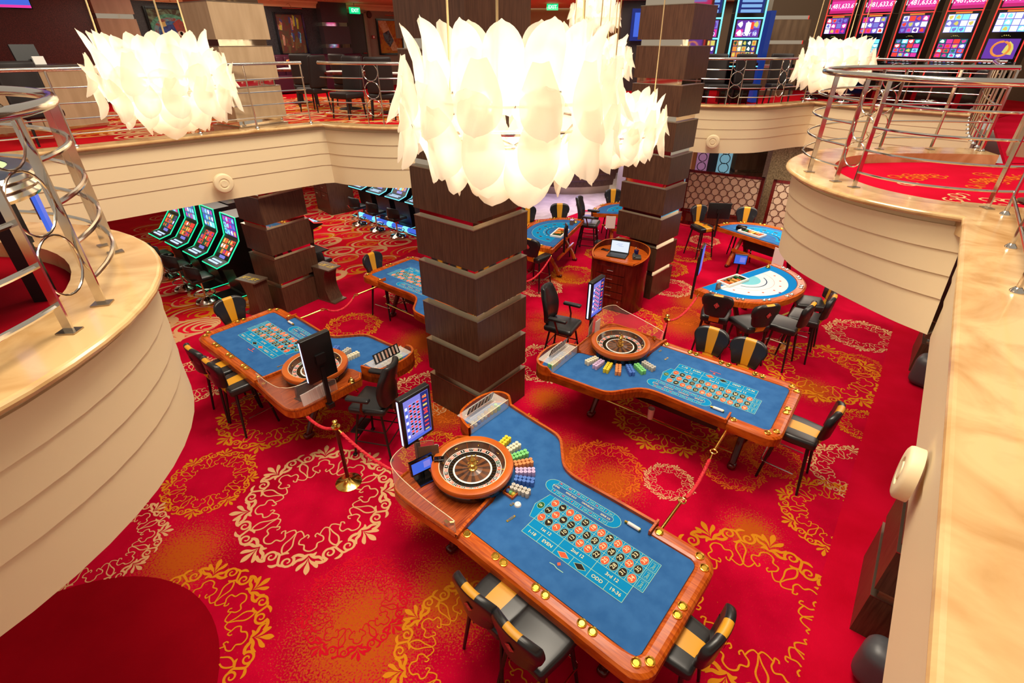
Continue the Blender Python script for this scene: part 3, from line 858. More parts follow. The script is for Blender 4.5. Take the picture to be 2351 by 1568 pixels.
# ================================================================== roulette tables
RED = {1, 3, 5, 7, 9, 12, 14, 16, 18, 19, 21, 23, 25, 27, 30, 32, 34, 36}
ORDER = [0, 32, 15, 19, 4, 21, 2, 25, 17, 34, 6, 27, 13, 36, 11, 30, 8, 23, 10, 5, 24, 16, 33, 1, 20, 14, 31, 9, 22, 18, 29, 7, 28, 12, 35, 3, 26]
TF = {1: ((-.480, 2.863), radians(-40.97), 1), 2: ((2.222, 6.193), radians(-37.44), -1), 3: ((-3.264, 5.182), radians(140.18), -1), 4: ((-.610, 8.449), radians(140.44), 1)}
FZ = .85
def tw(k, x, y):
    o, a, m = TF[k]; u, v = rot2(x, y * m, a); return (o[0] + u, o[1] + v)
def tang(k, dx, dy):
    o, a, m = TF[k]; u, v = rot2(dx, dy * m, a); return atan2(v, u)
# outline in table coordinates: x along the players' rail, y toward the dealer
far = [(1.26, 1.285)] + catmull([(1.26, 1.285), (.75, 1.275), (.42, 1.265), (.30, 1.28), (.20, 1.33), (.09, 1.45), (-.02, 1.58), (-.10, 1.635), (-.2, 1.66), (-.5, 1.68), (-.85, 1.71)], 5)[1:]
till = catmull([(-.85, 1.71), (-.95, 1.75), (-1.06, 1.72), (-1.14, 1.62), (-1.18, 1.45), (-1.17, 1.25), (-1.12, 1.12), (-1.0, 1.04), (-.86, 1.0)], 5)
plat = [(-.86, 1.0), (-.96, .92)] + catmull([(-.97, .88), (-.975, .5), (-.965, .2), (-.94, .07), (-.87, -.01), (-.74, -.04), (-.4, -.03), (0, 0)], 5)
rail_end = [(0, 0), (1.62, 0)] + [(1.65 + .17 * sin(radians(a)), .17 - .17 * cos(radians(a))) for a in range(10, 91, 10)] + [(1.82, 1.1)] + [(1.65 + .17 * cos(radians(a)), 1.115 + .17 * sin(radians(a))) for a in range(0, 91, 10)] + [(1.26, 1.285)]
inner_end = [(0, .14), (1.62, .14)] + [(1.62 + .06 * sin(radians(a)), .20 - .06 * cos(radians(a))) for a in range(30, 91, 30)] + [(1.68, 1.08)] + [(1.62 + .06 * cos(radians(a)), 1.08 + .06 * sin(radians(a))) for a in range(0, 91, 30)] + [(1.26, 1.14)]
outline = rail_end + far[1:] + till[1:] + plat[1:-1]
CUPS = [(.045, .082), (.383, .082), (.473, .082), (.811, .085), (.906, .085), (1.245, .088), (1.339, .088), (1.685, .105), (1.755, .175), (1.752, .612), (1.752, .701), (1.745, 1.124), (1.672, 1.205), (1.304, 1.205)]

def roulette_table(k, label):
    o, ang, mir = TF[k]
    t = thing('roulette_table', label, 'gaming table', (o[0], o[1], 0), ang)
    def B(m, name, **kw):
        if mir < 0: m.mirror()
        return m.build(name, t, **kw)
    # bed with apron
    m = MB(); m.prism(outline, FZ - .10, FZ - .012, rail_wood, top=True); B(m, 'apron')
    # felt with printed layout
    m = MB()
    fel = [(-.04, .14)] + inner_end[1:] + [(1.26, 1.27)] + offset(far[1:], .02) + [(-.86, 1.69), (-.98, 1.7), (-1.08, 1.6), (-1.13, 1.4), (-1.1, 1.15), (-.95, 1.06), (-.1, .7), (-.04, .5)]
    m.prism(fel, FZ - .012, FZ, felt)
    z1, z2, z3, z4 = FZ + .0012, FZ + .002, FZ + .0028, FZ + .0036
    x0, cw, y0, rh = .372, .0841, .612, .106
    m.flat([(x0, .431), (x0 + 12 * cw, .431), (x0 + 12 * cw, y0), (x0, y0)], z1, turq)
    m.flat([(x0, y0), (x0 + 13 * cw, y0), (x0 + 13 * cw, y0 + 3 * rh), (x0, y0 + 3 * rh)], z1, turq)
    zr = [(x0, y0), (x0 - .05, y0 - .008), (x0 - .1, y0 + 1.3 * rh), (x0 - .06, y0 + 3 * rh), (x0, y0 + 3 * rh)]
    m.flat(zr, z1, turq)
    lw = .0045
    def ln(a, b2, w=lw, mm=tline): m.strip([a, b2], w, z2, mm)
    for i in range(14): ln((x0 + i * cw, y0), (x0 + i * cw, y0 + 3 * rh))
    for j in range(4): ln((x0, y0 + j * rh), (x0 + 13 * cw, y0 + j * rh))
    ln((x0, .431), (x0 + 12 * cw, .431)); ln((x0, .521), (x0 + 12 * cw, .521))
    for i in (0, 4, 8, 12): ln((x0 + i * cw, .521), (x0 + i * cw, y0))
    for i in (0, 2, 4, 6, 8, 10, 12): ln((x0 + i * cw, .431), (x0 + i * cw, .521))
    m.strip(zr + [zr[0]], lw, z2, tline)
    TA = -pi / 2 if mir > 0 else pi / 2
    # numerals face the left end of the layout
    def num(tx, x, y, sz, a, mm=tgold, sx=1.):
        i0 = len(m.v); m.text(tx, (0, 0), sz, mm, 0, z4, sx)
        for i in range(i0, len(m.v)):
            px, py, pz = m.v[i]
            if mir < 0: py = -py; 
            u, v = rot2(px, py, a); m.v[i] = (x + u, y + v, pz)
        if mir < 0:
            n0 = len(m.f)
            for fi in range(n0 - 1, -1, -1):
                if min(m.f[fi]) < i0: break
                m.f[fi] = tuple(reversed(m.f[fi]))
    for n in range(1, 37):
        c, r = (n - 1) // 3, (n - 1) % 3
        cx, cy = x0 + (c + .5) * cw, y0 + (r + .5) * rh
        m.disc(cx, cy, .036, .046, z2, tline); m.disc(cx, cy, .033, .043, z3, pred if n in RED else pblk)
        num(str(n), cx, cy, .052, radians(78))
    m.disc(x0 - .048, y0 + 1.5 * rh, .034, .042, z2, tline); m.disc(x0 - .048, y0 + 1.5 * rh, .030, .038, z3, pgrn); num('0', x0 - .048, y0 + 1.5 * rh, .05, radians(78))
    for j in range(3):
        cx, cy = x0 + 12.5 * cw, y0 + (j + .5) * rh
        m.strip([(cx - .028, cy - .04), (cx + .028, cy - .04), (cx + .028, cy + .04), (cx - .028, cy + .04)], .003, z2, tline, closed=True); num('2to1', cx, cy, .036, radians(90), tline)
    for i, tx in enumerate(('1st 12', '2nd 12', '3rd 12')): num(tx, x0 + (4 * i + 2) * cw, .567, .045, 0)
    for i, tx in enumerate(('1-18', 'EVEN', '', '', 'ODD', '19-36')):
        cx = x0 + (2 * i + 1) * cw
        if tx: num(tx, cx, .476, .045, 0)
        else:
            m.flat([(cx - .062, .476), (cx, .476 - .035), (cx + .062, .476), (cx, .476 + .035)], z2, tline)
            m.flat([(cx - .054, .476), (cx, .476 - .029), (cx + .054, .476), (cx, .476 + .029)], z3, pred if i == 2 else pblk)
    m.flat([(.80, .385), (.818, .365), (.836, .385), (.818, .405)], z2, pred); m.strip([(.75, .345), (.79, .352), (.83, .34), (.89, .343)], .007, z2, pred if mir < 0 else tline)
    # racetrack
    def race(h, r): return [(.29 - (r + h) * sin(radians(a)) * 1.0, 1.045 + r * cos(radians(a))) for a in range(0, 181, 20)] + [(.90 + (r + h) * sin(radians(a)), 1.055 - r * cos(radians(a))) for a in range(0, 181, 20)]
    m.flat(race(.02, .082), z1, turq); m.strip(race(.02, .082), .005, z2, tline, closed=True); m.strip(race(-.005, .032), .004, z2, tline, closed=True)
    m.flat(race(-.008, .029), z2 - .0003, felt)
    for i in range(13):
        x = .29 + .61 * i / 12
        for s_ in (-1, 1): ln((x, 1.05 + s_ * .033), (x, 1.05 + s_ * .082), .003)
    rr = random.Random(2)
    for i in range(12):
        for s_ in (-1, 1): num(str(ORDER[(i + (13 if s_ > 0 else 0)) % 37]), .315 + .61 * i / 12, 1.05 + s_ * .057, .03, 0, pred if (i + s_) % 2 else tline)
    for tx, x in (('0-SPIEL', .30), ('SERIE 0/2/3', .47), ('ORPHELINS', .66), ('SERIE 5/8', .85)): num(tx, x, 1.05, .026, 0)
    B(m, 'felt', smooth=0)
    # padded players' rail
    m = MB(); n = len(inner_end)
    ro = resample(rail_end, 60); ri = resample(inner_end, 60)
    prof = [(0, -.11), (-.012, -.05), (0, -.008), (.14, .012), (.35, .020), (.75, .018), (.93, .008), (1, -.02)]
    vs = []
    for (u, z) in prof:
        for a, b2 in zip(ro, ri): vs.append((a[0] + (b2[0] - a[0]) * u, a[1] + (b2[1] - a[1]) * u, FZ + z))
    for q in range(len(prof) - 1): m.add(vs, [(q * 60 + i, q * 60 + i + 1, (q + 1) * 60 + i + 1, (q + 1) * 60 + i) for i in range(59)], rail_wood)
    B(m, 'players_rail', smooth=50)
    # thin lip on the dealer side and round the chip tray
    m = MB(); lip = far + till[1:]
    li = offset(lip, .028)
    vs = [(x, y, FZ - .1) for x, y in lip] + [(x, y, FZ + .035) for x, y in lip] + [(x, y, FZ + .035) for x, y in li] + [(x, y, FZ - .01) for x, y in li]
    L = len(lip)
    for q in range(len(far), L):
        zz = FZ + .035 + .085 * min(1, (q - len(far) + 1) / 3)
        vs[L + q] = (*lip[q], zz); vs[2 * L + q] = (*li[q], zz)
    m.add(vs, [(q * L + i, q * L + i + 1, (q + 1) * L + i + 1, (q + 1) * L + i) for q in range(3) for i in range(L - 1)], rail_wood)
    m.box((1.245, 1.215, FZ + .03), (.02, .17, .05), rail_wood)
    B(m, 'dealer_rail', smooth=50)
    # wooden deck that carries the wheel
    m = MB(); dk = plat[:] + [(-.02, .14), (-.05, .30), (-.09, .58), (-.13, .72), (-.7, .98)]
    m.prism(dk, FZ - .012, FZ + .008, deck_wood)
    B(m, 'wheel_deck', smooth=0)
    m = MB(); cur = catmull([(-.005, .0), (-.03, .14), (-.045, .3), (-.075, .5), (-.11, .64), (-.17, .74)], 5)
    m.strip(cur, .03, FZ + .05, rail_wood)
    for sd in (.015, -.015):
        oc = offset(cur, sd); v2 = [(x, y, FZ) for x, y in oc] + [(x, y, FZ + .05) for x, y in oc]
        m.add(v2, [(i, i + 1, len(oc) + i + 1, len(oc) + i) for i in range(len(oc) - 1)], rail_wood)
    pl = offset(plat, .02)
    m.tube([(x, y, FZ + .012) for x, y in pl], .014, rail_wood, 6)
    B(m, 'deck_edge', smooth=50)
    for i, (x, y) in enumerate(CUPS):
        m = MB(); m.lathe([(.0, .0015), (.022, .0015), (.026, .006), (.031, .009), (.037, .007), (.039, -.006)], (0, 0, 0), gold, 20)
        c = m.build('cup_holder', t, loc=(x, y * mir, FZ + .021))
    # curved legs with paw feet, stretcher bars
    for (x, y) in ((-.45, .30), (-.5, 1.15), (1.38, .33), (1.40, .97)):
        m = MB(); s_ = -1 if y > .65 else 1; dx = 0
        m.tube([(x, .64 + (y - .64) * .35, FZ - .12), (x, .64 + (y - .64) * .3, .6), (x, .64 + (y - .64) * .45, .4), (x, .64 + (y - .64) * .8, .2), (x, y, .06)], .05, mahog, 8, rf=lambda u: .055 - .018 * u)
        m.rbox((x, y, .04), (.10, .14, .08), .035, mahog, k=2, n=2)
        B(m, 'leg')
    m = MB(); m.tube([(-.5, 1.1, .33), (1.38, 1.1, .33)], .018, brass); B(m, 'foot_rail')
    m = MB(); m.box((.45, .62, .55), (1.3, .5, .36), blk); m.box((.9, .86, .6), (.36, .02, .28), mat('drop_box_grey', (50, 48, 52), .5)); m.box((.9, .875, .67), (.18, .01, .03), white); B(m, 'under_cabinet', smooth=0)
    # acrylic chip tray window and lid
    m = MB(); m.box((-.87, 1.35, FZ + .06), (.006, .62, .115), acrylic); m.box((-.99, 1.36, FZ + .118), (.24, .58, .005), acrylic); B(m, 'chip_cover', smooth=0)
    m = MB(); m.box((-.87, 1.35, FZ + .118), (.009, .62, .006), acr_edge); m.box((-.87, 1.05, FZ + .06), (.008, .006, .115), acr_edge); m.box((-.87, 1.66, FZ + .06), (.008, .006, .115), acr_edge); B(m, 'cover_edge', smooth=0)
    if k in (1, 2, 3):
        # acrylic screen at the deck corner
        sc = catmull([(-.95, .58), (-.965, .35), (-.95, .14), (-.88, .01), (-.74, -.02), (-.4, -.01), (-.05, .03)], 6)
        L = len(sc); hts = [.16 + .16 * min(1, i / 8) if i < L * .45 else .32 - .18 * max(0, (i - L * .55) / (L * .45)) for i in range(L)]
        m = MB(); m.add([(x, y, FZ + .012) for x, y in sc] + [(x, y, FZ + .012 + h) for (x, y), h in zip(sc, hts)], [(i, i + 1, L + i + 1, L + i) for i in range(L - 1)], acrylic); B(m, 'acrylic_screen', smooth=60)
        m = MB(); m.tube([(sc[0][0], sc[0][1], FZ + .012)] + [(x, y, FZ + .012 + h) for (x, y), h in zip(sc, hts)] + [(sc[-1][0], sc[-1][1], FZ + .012)], .004, acr_edge, 6); B(m, 'screen_edge', smooth=50)
        m = MB(); m.box((-.17, .04, FZ + .03), (.05, .03, .05), brass); m.tube([(-.17, .05, FZ + .03), (-.13, .09, FZ + .03)], .012, brass); B(m, 'hinge', smooth=30)
    return t
tabs = {}
tabs[1] = roulette_table(1, 'nearest roulette table, blue felt and varnished rail, at the bottom of the photo')
tabs[2] = roulette_table(2, 'roulette table right of the middle pillar, two striped chairs along its far rail')
tabs[3] = roulette_table(3, 'roulette table at left, its wheel partly hidden by a black monitor back')
tabs[4] = roulette_table(4, 'roulette table half hidden behind the middle pillar, one striped chair at its far corner')

# ---- wheel
def make_wheel(loc, label):
    t = thing('roulette_wheel', label, 'roulette wheel', loc)
    m = MB(); m.lathe([(.30, 0), (.37, .0), (.385, .03), (.38, .06), (.395, .075), (.39, .085)], (0, 0, 0), gblk, 48); m.build('base', t)
    m = MB(); m.lathe([(.39, .08), (.405, .10), (.408, .135), (.400, .150), (.355, .158), (.332, .152), (.328, .135)], (0, 0, 0), wheel_wood, 64); m.build('rim', t, smooth=40)
    m = MB(); m.lathe([(.332, .148), (.325, .150), (.322, .145)], (0, 0, 0), acr_edge, 64)
    m.lathe([(.332, .145), (.315, .12), (.30, .098), (.286, .082)], (0, 0, 0), dark_wood, 64)
    for i in range(8):
        a = 2 * pi * i / 8
        m.add([(.325 * cos(a - .006), .325 * sin(a - .006), .1445), (.325 * cos(a + .006), .325 * sin(a + .006), .1445), (.29 * cos(a + .006), .29 * sin(a + .006), .0872), (.29 * cos(a - .006), .29 * sin(a - .006), .0872)], [(0, 1, 2, 3)], rail_wood)
    m.build('bowl', t, smooth=40)
    for i in range(8):
        m = MB(); a = 2 * pi * (i + .5) / 8; m.rbox((0, 0, 0), (.035, .012, .012), .005, brass, k=1, n=2); m.build('deflector', t, loc=(.306 * cos(a), .306 * sin(a), .112), rz=a if i % 2 else a + pi / 2)
    m = MB(); m.lathe([(.287, .080), (.287, .084), (.281, .085)], (0, 0, 0), white, 74)
    for i, n in enumerate(ORDER):
        a0 = 2 * pi * i / 37; a1 = 2 * pi * (i + 1) / 37; am = (a0 + a1) / 2
        c = pgrn if n == 0 else (pred if n in RED else gblk)
        if n == 0: c = em('zero', (20, 150, 90), .3)
        m.lathe([(.281, .085), (.246, .080)], (0, 0, 0), c, 2, a0 + .006, a1 - .006)
        m.lathe([(.246, .080), (.243, .068), (.196, .062), (.192, .070)], (0, 0, 0), pblk, 2, a0, a1)
        m.lathe([(.281, .0848), (.246, .0798)], (0, 0, 0), white, 1, a1 - .006, a1 + .006)
        m.box((.22 * cos(a0), .22 * sin(a0), .072), (.05, .003, .010), brass, rz=a0)
        m.text(str(n), (.2635 * cos(am), .2635 * sin(am)), .034, white, am - pi / 2, .0845)
    m.lathe([(.246, .0805), (.242, .079)], (0, 0, 0), white, 74)
    m.lathe([(.195, .074), (.186, .078), (.178, .077)], (0, 0, 0), white, 74)
    m.build('number_ring', t, smooth=0)
    m = MB()
    for i in range(24):
        m.lathe([(.181, .074), (.10, .079), (.05, .088), (.0, .092)], (0, 0, 0), dark_wood if i % 2 else mat('rotor_wood', (120, 72, 40), .25, coat=.4), 1, 2 * pi * i / 24, 2 * pi * (i + 1) / 24)
    m.build('rotor', t, smooth=0)
    m = MB(); m.lathe([(.05, .088), (.048, .10), (.03, .108), (.026, .13), (.04, .14), (.042, .15), (.022, .16), (.016, .185), (.030, .195), (.034, .21), (.02, .225), (.008, .235), (.013, .245), (.008, .256), (0, .258)], (0, 0, 0), brass, 24)
    for i in range(4):
        a = pi / 4 + pi / 2 * i; m.tube([(.02 * cos(a), .02 * sin(a), .205), (.06 * cos(a), .06 * sin(a), .205)], .006, brass, 6); m.rbox((.065 * cos(a), .065 * sin(a), .205), (.016, .016, .016), .007, brass, k=1, n=2)
    m.build('turret', t)
    return t
WL = {1: 'roulette wheel with dark bowl on the nearest table, next to the small blue-screen device', 2: 'roulette wheel on the right-hand table beside the curved acrylic screen', 3: 'roulette wheel partly covered by the black monitor back at left'}
w0 = None
for k in (1, 2, 3):
    x, y = tw(k, -.425, .625)
    if w0 is None: w0 = make_wheel((x, y, FZ + .008), WL[k]); w0.rotation_euler = (0, 0, .25)
    else: dup(w0, (x, y, FZ + .008), .9 * k, WL[k])
# ---- chip stacks: each stack is one object
def chip_proto(col):
    m = MB(); m.lathe([(0, 0), (.0195, 0), (.0195, .058), (.0185, .060), (.0, .060)], (0, 0, 0), chipm[col], 16)
    m.disc(0, 0, .009, .009, .0604, mat('chip_centre_' + col, tuple(int(c * .86) for c in skin_chips[col]), .5), 10)
    return m.build('chip_stack')
protos = {}
TN = {1: 'nearest roulette table', 2: 'roulette table right of the middle pillar', 3: 'left-hand roulette table'}
def put_stack(col, x, y, z, label, group, sc=1.):
    if col not in protos:
        o = protos[col] = chip_proto(col); tag(o, label, 'chips', group)
    else:
        o = protos[col].copy(); COL.objects.link(o)
    o.location = (x, y, z); o['label'] = label; o['category'] = 'chips'; o['group'] = group; o.scale = (1, 1, sc)
    return o
TS = {1: 'nearest table', 2: 'right-hand table', 3: 'left-hand table'}
rows = {1: [('yellow', 96), ('cream', 82), ('green', 68), ('orange', 55), ('lilac', 42), ('blue', 29), ('grey', 15)],
        2: [('cream', 108), ('lilac', 95), ('yellow', 80), ('orange', 65), ('blue', 48), ('green', 33), ('grey', 17)],
        3: [('cream', 93), ('grey', 76), ('blue', 58), ('orange', 42)]}
for k in rows:
    for col, a in rows[k]:
        a = radians(a)
        for i in range(5):
            for j in (-.5, .5):
                r = .442 + .0405 * i
                x = -.425 + r * cos(a) - j * .041 * sin(a); y = .625 + r * sin(a) + j * .041 * cos(a)
                X, Y = tw(k, x, y)
                put_stack(col, X, Y, FZ + .0005, '%s chip stack, %s pair out from the wheel, %s column, %s' % (col, ('first', 'second', 'third', 'fourth', 'fifth')[i], 'left' if j < 0 else 'right', TS[k]), '%s chip block on the %s' % (col, TN[k]))
# loose stacks inside the chip trays
rc = random.Random(11)
for k in (1, 2, 3):
    for i in range(9):
        col = ['orange', 'grey', 'blue', 'grey', 'grey', 'orange', 'yellow', 'yellow', 'green'][i]
        for j in range(2):
            X, Y = tw(k, -.93 - .05 * j + rc.uniform(-.006, .006), 1.12 + .055 * i)
            put_stack(col, X, Y, FZ + .0005, '%s cash chip stack behind the clear tray window, %s row, place %s, %s' % (col, ('inner', 'outer')[j], ('one', 'two', 'three', 'four', 'five', 'six', 'seven', 'eight', 'nine')[i], TS[k]), '%s tray chips of the %s' % (col, TN[k]), .5 + .5 * (i / 9))
# ---- small things on the tables
def limit_sign(k, label):
    x, y = tw(k, -.99, 1.33); t = thing('chip_value_sign', label, 'sign', (x, y, FZ + .122), tang(k, 0, 1))
    s_ = 1 if TF[k][2] > 0 else -1
    m = MB(); m.box((0, 0, .075), (.40, .006, .13), gblk, rx=.35 * s_)
    for i in range(7):
        xx = -.165 + .055 * i; m.box((xx, -.006 * 1, .078), (.026, .004, .105), mat('pale_sign_slot', (196, 150, 130), .5) if i % 2 else mat('pale_sign_slot2', (210, 196, 190), .5), rx=.35 * s_)
        m.box((xx, .006, .078), (.026, .004, .105), mat('pale_sign_slot2', (210, 196, 190), .5), rx=.35 * s_)
    m.build('panel', t, smooth=0)
    m = MB(); m.box((0, 0, .006), (.42, .09, .006), acrylic); m.box((0, -.02 * s_, .035), (.41, .004, .06), acrylic, rx=.35 * s_); m.build('acrylic_foot', t, smooth=0)
limit_sign(1, 'dark tilted rack sign on the chip tray of the nearest roulette table')
limit_sign(2, 'dark tilted rack sign on the chip tray beside the empty armchair')
limit_sign(3, 'dark tilted rack sign on the chip tray of the left-hand table')
def pay_tube(k, label):
    x, y = tw(k, 1.10, 1.115); t = thing('marker_tube', label, 'marker', (x, y, FZ), tang(k, 1, 0))
    m = MB(); m.tube([(-.055, 0, .018), (.06, 0, .018)], .017, paper, 12); m.build('tube', t)
    m = MB(); m.tube([(-.085, 0, .014), (-.055, 0, .018)], .012, gold, 10); m.tube([(.06, 0, .018), (.068, 0, .018)], .018, gold, 12); m.build('end_cap', t)
pay_tube(1, 'white and gold tube lying by the dealer rail of the nearest table'); pay_tube(2, 'white and gold tube lying by the near rail of the right-hand table'); pay_tube(3, 'white and gold tube on the far side of the left-hand table')
for k in (1, 3):
    x, y = tw(k, .16, .63); m = MB(); m.lathe([(0, .022), (.022, .022), (.03, .016), (.034, 0)], (0, 0, 0), white, 24); m.disc(.004, .004, .004, .004, .0225, gold, 8)
    tag(m.build('dealer_button', loc=(x, y, FZ)), 'round white button on the felt of the %s' % TN[k], 'button')
for k, pts in ((1, [(.115, .60, .045), (.215, .47, .10)]), (2, [(.03, .28, .05), (.18, .42, .08)]), (3, [(.12, .42, .10)])):
    for (x, y, l) in pts:
        X, Y = tw(k, x, y); m = MB(); m.box((0, 0, .003), (.02, l, .006), gold); m.box((0, 0, .0062), (.008, l * .7, .002), felt)
        tag(m.build('win_marker', loc=(X, Y, FZ), rz=tang(k, 1, 0) - .15, smooth=0), '%s brass marker plate on the felt of the %s' % (('long' if l > .09 else ('short' if l < .06 else 'medium')), TS[k]), 'marker')
x, y = tw(1, .02, .69); t = thing('button_box', 'small orange box of coloured buttons beside the wheel of the nearest table', 'box', (x, y, FZ), TF[1][1])
m = MB()
for bx, by, sx, sy in ((0, .045, .12, .008), (0, -.045, .12, .008), (.06, 0, .008, .09), (-.06, 0, .008, .09)): m.box((bx, by, .015), (sx, sy, .03), wheel_wood)
m.box((0, 0, .003), (.12, .09, .006), wheel_wood); m.build('tray', t, smooth=0)
for i, c in enumerate(('blue', 'green', 'yellow')):
    o = put_stack(c, 0, 0, 0, '', '', .45); o.name = 'button'; o.parent = t; o.location = (-.035 + .035 * i, 0, .006)
    for q in ('label', 'category', 'group'): del o[q]
# ---- monitors on poles at the deck corner
def roulette_monitor(k, front, label, h0=1.23):
    x, y = tw(k, -1.0, .42)
    t = thing('display_monitor', label, 'monitor', (x, y, 0), tang(k, 1, 0))
    s_ = TF[k][2]
    H, Wd = .58, .37; cz = h0 + H / 2
    m = MB(); m.rbox((.02, 0, cz), (.075, Wd, H), .012, blk, k=1, n=2); m.build('housing', t)
    m = MB()
    for q in (-1, 1): m.box((.02, q * (Wd / 2 + .001), cz), (.022, .004, H - .05), em('edge_strip', (190, 205, 255), 2.2))
    m.build('light_strip', t, smooth=0)
    m = MB(); m.flat([(-.15, -.25), (.15, -.25), (.15, .26), (-.15, .26)], 0, e_lilac)
    m.flat([(.055, -.24), (.147, -.24), (.147, .255), (.055, .255)], .0005, e_dblue)
    m.flat([(-.15, -.25), (.15, -.25), (.15, -.215), (-.15, -.215)], .001, e_blue)
    r = random.Random(4)
    for c in range(12):
        for q in range(3):
            m.disc(-.075 + q * .045, -.16 + c * .031, .016, .012, .001, e_red if (c + q) % 2 else mat('ink', (10, 20, 60), .5), 10)
    for c in range(9):
        m.box((.10, -.2 + c * .05, .001), (.05, .012 + .01 * r.random(), .001), e_red if c % 3 else e_yel)
        m.box((-.125, -.17 + c * .042, .001), (.025, .03, .001), e_blue if c % 2 else e_white)
    for c in range(13): m.strip([(-.10, -.176 + c * .031), (.04, -.176 + c * .031)], .0015, .0012, e_white)
    m.text('12', (.1, .2), .05, e_yel, 0, .002); m.text('28', (.1, .02), .04, e_red, 0, .002)
    m.v = [(.06 + z, -x_ * (-1), cz + y_) for x_, y_, z in m.v]
    m.build('display', t, smooth=0)
    m = MB(); m.box((.063, 0, h0 + .018), (.004, .05, .014), paper); m.build('maker_plate', t, smooth=0)
    m = MB(); m.box((-.01, 0, (h0 + .7) / 2 + .1), (.035, .05, h0 - .55), blk); m.box((-.005, 0, .76), (.08, .08, .06), blk); m.box((-.03, 0, cz), (.03, .12, .12), blk); m.build('pole', t, smooth=0)
roulette_monitor(1, True, 'upright roulette results monitor on a pole, screen lit, by the nearest wheel', 1.15)
roulette_monitor(2, True, 'upright roulette monitor seen edge-on in front of the drawer lectern', 1.15)
roulette_monitor(3, False, 'black back of the upright monitor standing over the left-hand wheel', 1.15)
# small dealer terminals
def terminal(k, label, lx=-.78, ly=.28):
    x, y = tw(k, lx, ly); t = thing('dealer_terminal', label, 'terminal', (x, y, FZ + .008), tang(k, .97, -.22))
    m = MB(); m.box((.02, 0, .005), (.20, .17, .01), gblk); m.tube([(0, 0, .01), (-.01, 0, .12)], .02, gblk); m.build('stand', t, smooth=30)
    m = MB(); m.box((0, 0, .16), (.03, .25, .16), gblk, ry=-.15); m.build('housing', t, smooth=0)
    m = MB(); m.box((.016, 0, .16), (.004, .215, .12), e_blue, ry=-.15); m.box((.019, .05, .165), (.004, .07, .07), e_lilac, ry=-.15); m.build('display', t, smooth=0)
terminal(1, 'small blue-screen dealer terminal on the wooden deck of the nearest table')
terminal(3, 'small dark dealer terminal on the deck of the left-hand table', -.80, .25)
x, y = tw(1, -.80, .43); m = MB(); m.box((0, 0, .13), (.005, .20, .24), mat('smoked_acrylic', (110, 80, 62), .15), ry=-.2)
tag(m.build('smoked_panel', loc=(x - .03, y + .02, FZ + .01), rz=tang(1, .8, -.6), smooth=0), 'smoked acrylic panel standing behind the blue-screen terminal', 'panel')
x, y = tw(1, -.70, .44); m = MB(); m.rbox((0, 0, .012), (.10, .06, .028), .006, gblk, k=1, n=2); m.disc(.01, 0, .004, .004, .027, e_red, 8)
tag(m.build('ball_sensor', loc=(x, y, FZ + .163), rz=.1), 'small black sensor box on the rim of the nearest wheel', 'sensor')
for i in range(6):
    x, y = tw(3, -.93 + .004 * i, .20 + .05 * i); m = MB(); m.box((0, 0, .08), (.012, .14, .17), paper, ry=.12, rz=.08 * i)
    tag(m.build('card_sheet', loc=(x, y, FZ + .01), rz=tang(3, 1, 0), smooth=0), 'white paper sheet, %s in the fanned row on the deck corner, left-hand table' % ('first', 'second', 'third', 'fourth', 'fifth', 'last')[i], 'paper', 'fanned white sheets on the left-hand table')
x, y = tw(2, -.93, .36); m = MB(); m.box((0, 0, .10), (.01, .14, .2), paper); tag(m.build('card_sheet', loc=(x, y, FZ + .01), rz=tang(2, 1, 0), smooth=0), 'single white sheet clipped behind the deck of the right-hand table', 'paper')
def bell(x, y, z, label):
    t = thing('counter_bell', label, 'bell', (x, y, z)); m = MB(); m.lathe([(.045, 0), (.045, .008), (.04, .012), (.036, .03), (.02, .045), (0, .05)], (0, 0, 0), brass, 20); m.build('dome', t)
    m = MB(); m.lathe([(.005, .05), (.005, .06), (.01, .062), (0, .07)], (0, 0, 0), brass, 10); m.build('plunger', t)
bell(*tw(3, -.93, .80), FZ + .01, 'brass counter bell on the deck edge behind the left-hand wheel')
# brass arms with rings and the ropes between the tables
def arm(k, label):
    x, y = tw(k, 1.28, 1.30); t = thing('rope_arm', None, None, (1.28, 1.30 * TF[k][2], .78), pi / 2 * TF[k][2]); t.parent = tabs[k]
    m = MB(); m.tube([(0, 0, 0), (.42, 0, -.0)], .016, brass, 10); m.build('bar', t)
    m = MB(); m.tube([(.455 + .035 * cos(2 * pi * i / 16), .035 * sin(2 * pi * i / 16), 0) for i in range(16)], .008, brass, 8, closed=True); m.build('ring', t)
    a = tang(k, 0, 1); return (x + .49 * cos(a), y + .49 * sin(a), .78)
def barrier_rope(a, b2, sag, label, n=26):
    t = thing('barrier_rope', label, 'rope', (0, 0, 0)); a = Vector(a); b2 = Vector(b2)
    P = [a.lerp(b2, i / n) - Vector((0, 0, sag * 4 * (i / n) * (1 - i / n))) for i in range(n + 1)]
    m = MB()
    for ph in (0, 2.1, 4.2):   # three twisted strands
        Q = catmull([tuple(p) for p in P[2:-2]], 5); T = []
        d = (b2 - a).normalized(); u = d.cross(Vector((0, 0, 1))).normalized()
        for i, p in enumerate(Q):
            w = ph + i * .42; T.append(Vector(p) + u * cos(w) * .008 + Vector((0, 0, 1)) * sin(w) * .008)
        m.tube(T, .0115, rope, 6)
    m.build('cord', t)
    for (p, q) in ((P[0], P[2]), (P[-1], P[-3])):
        m = MB(); m.tube([p, p.lerp(q, .5), q], .013, brass, 8, rf=lambda u_: .006 + .009 * u_); m.build('brass_end', t)
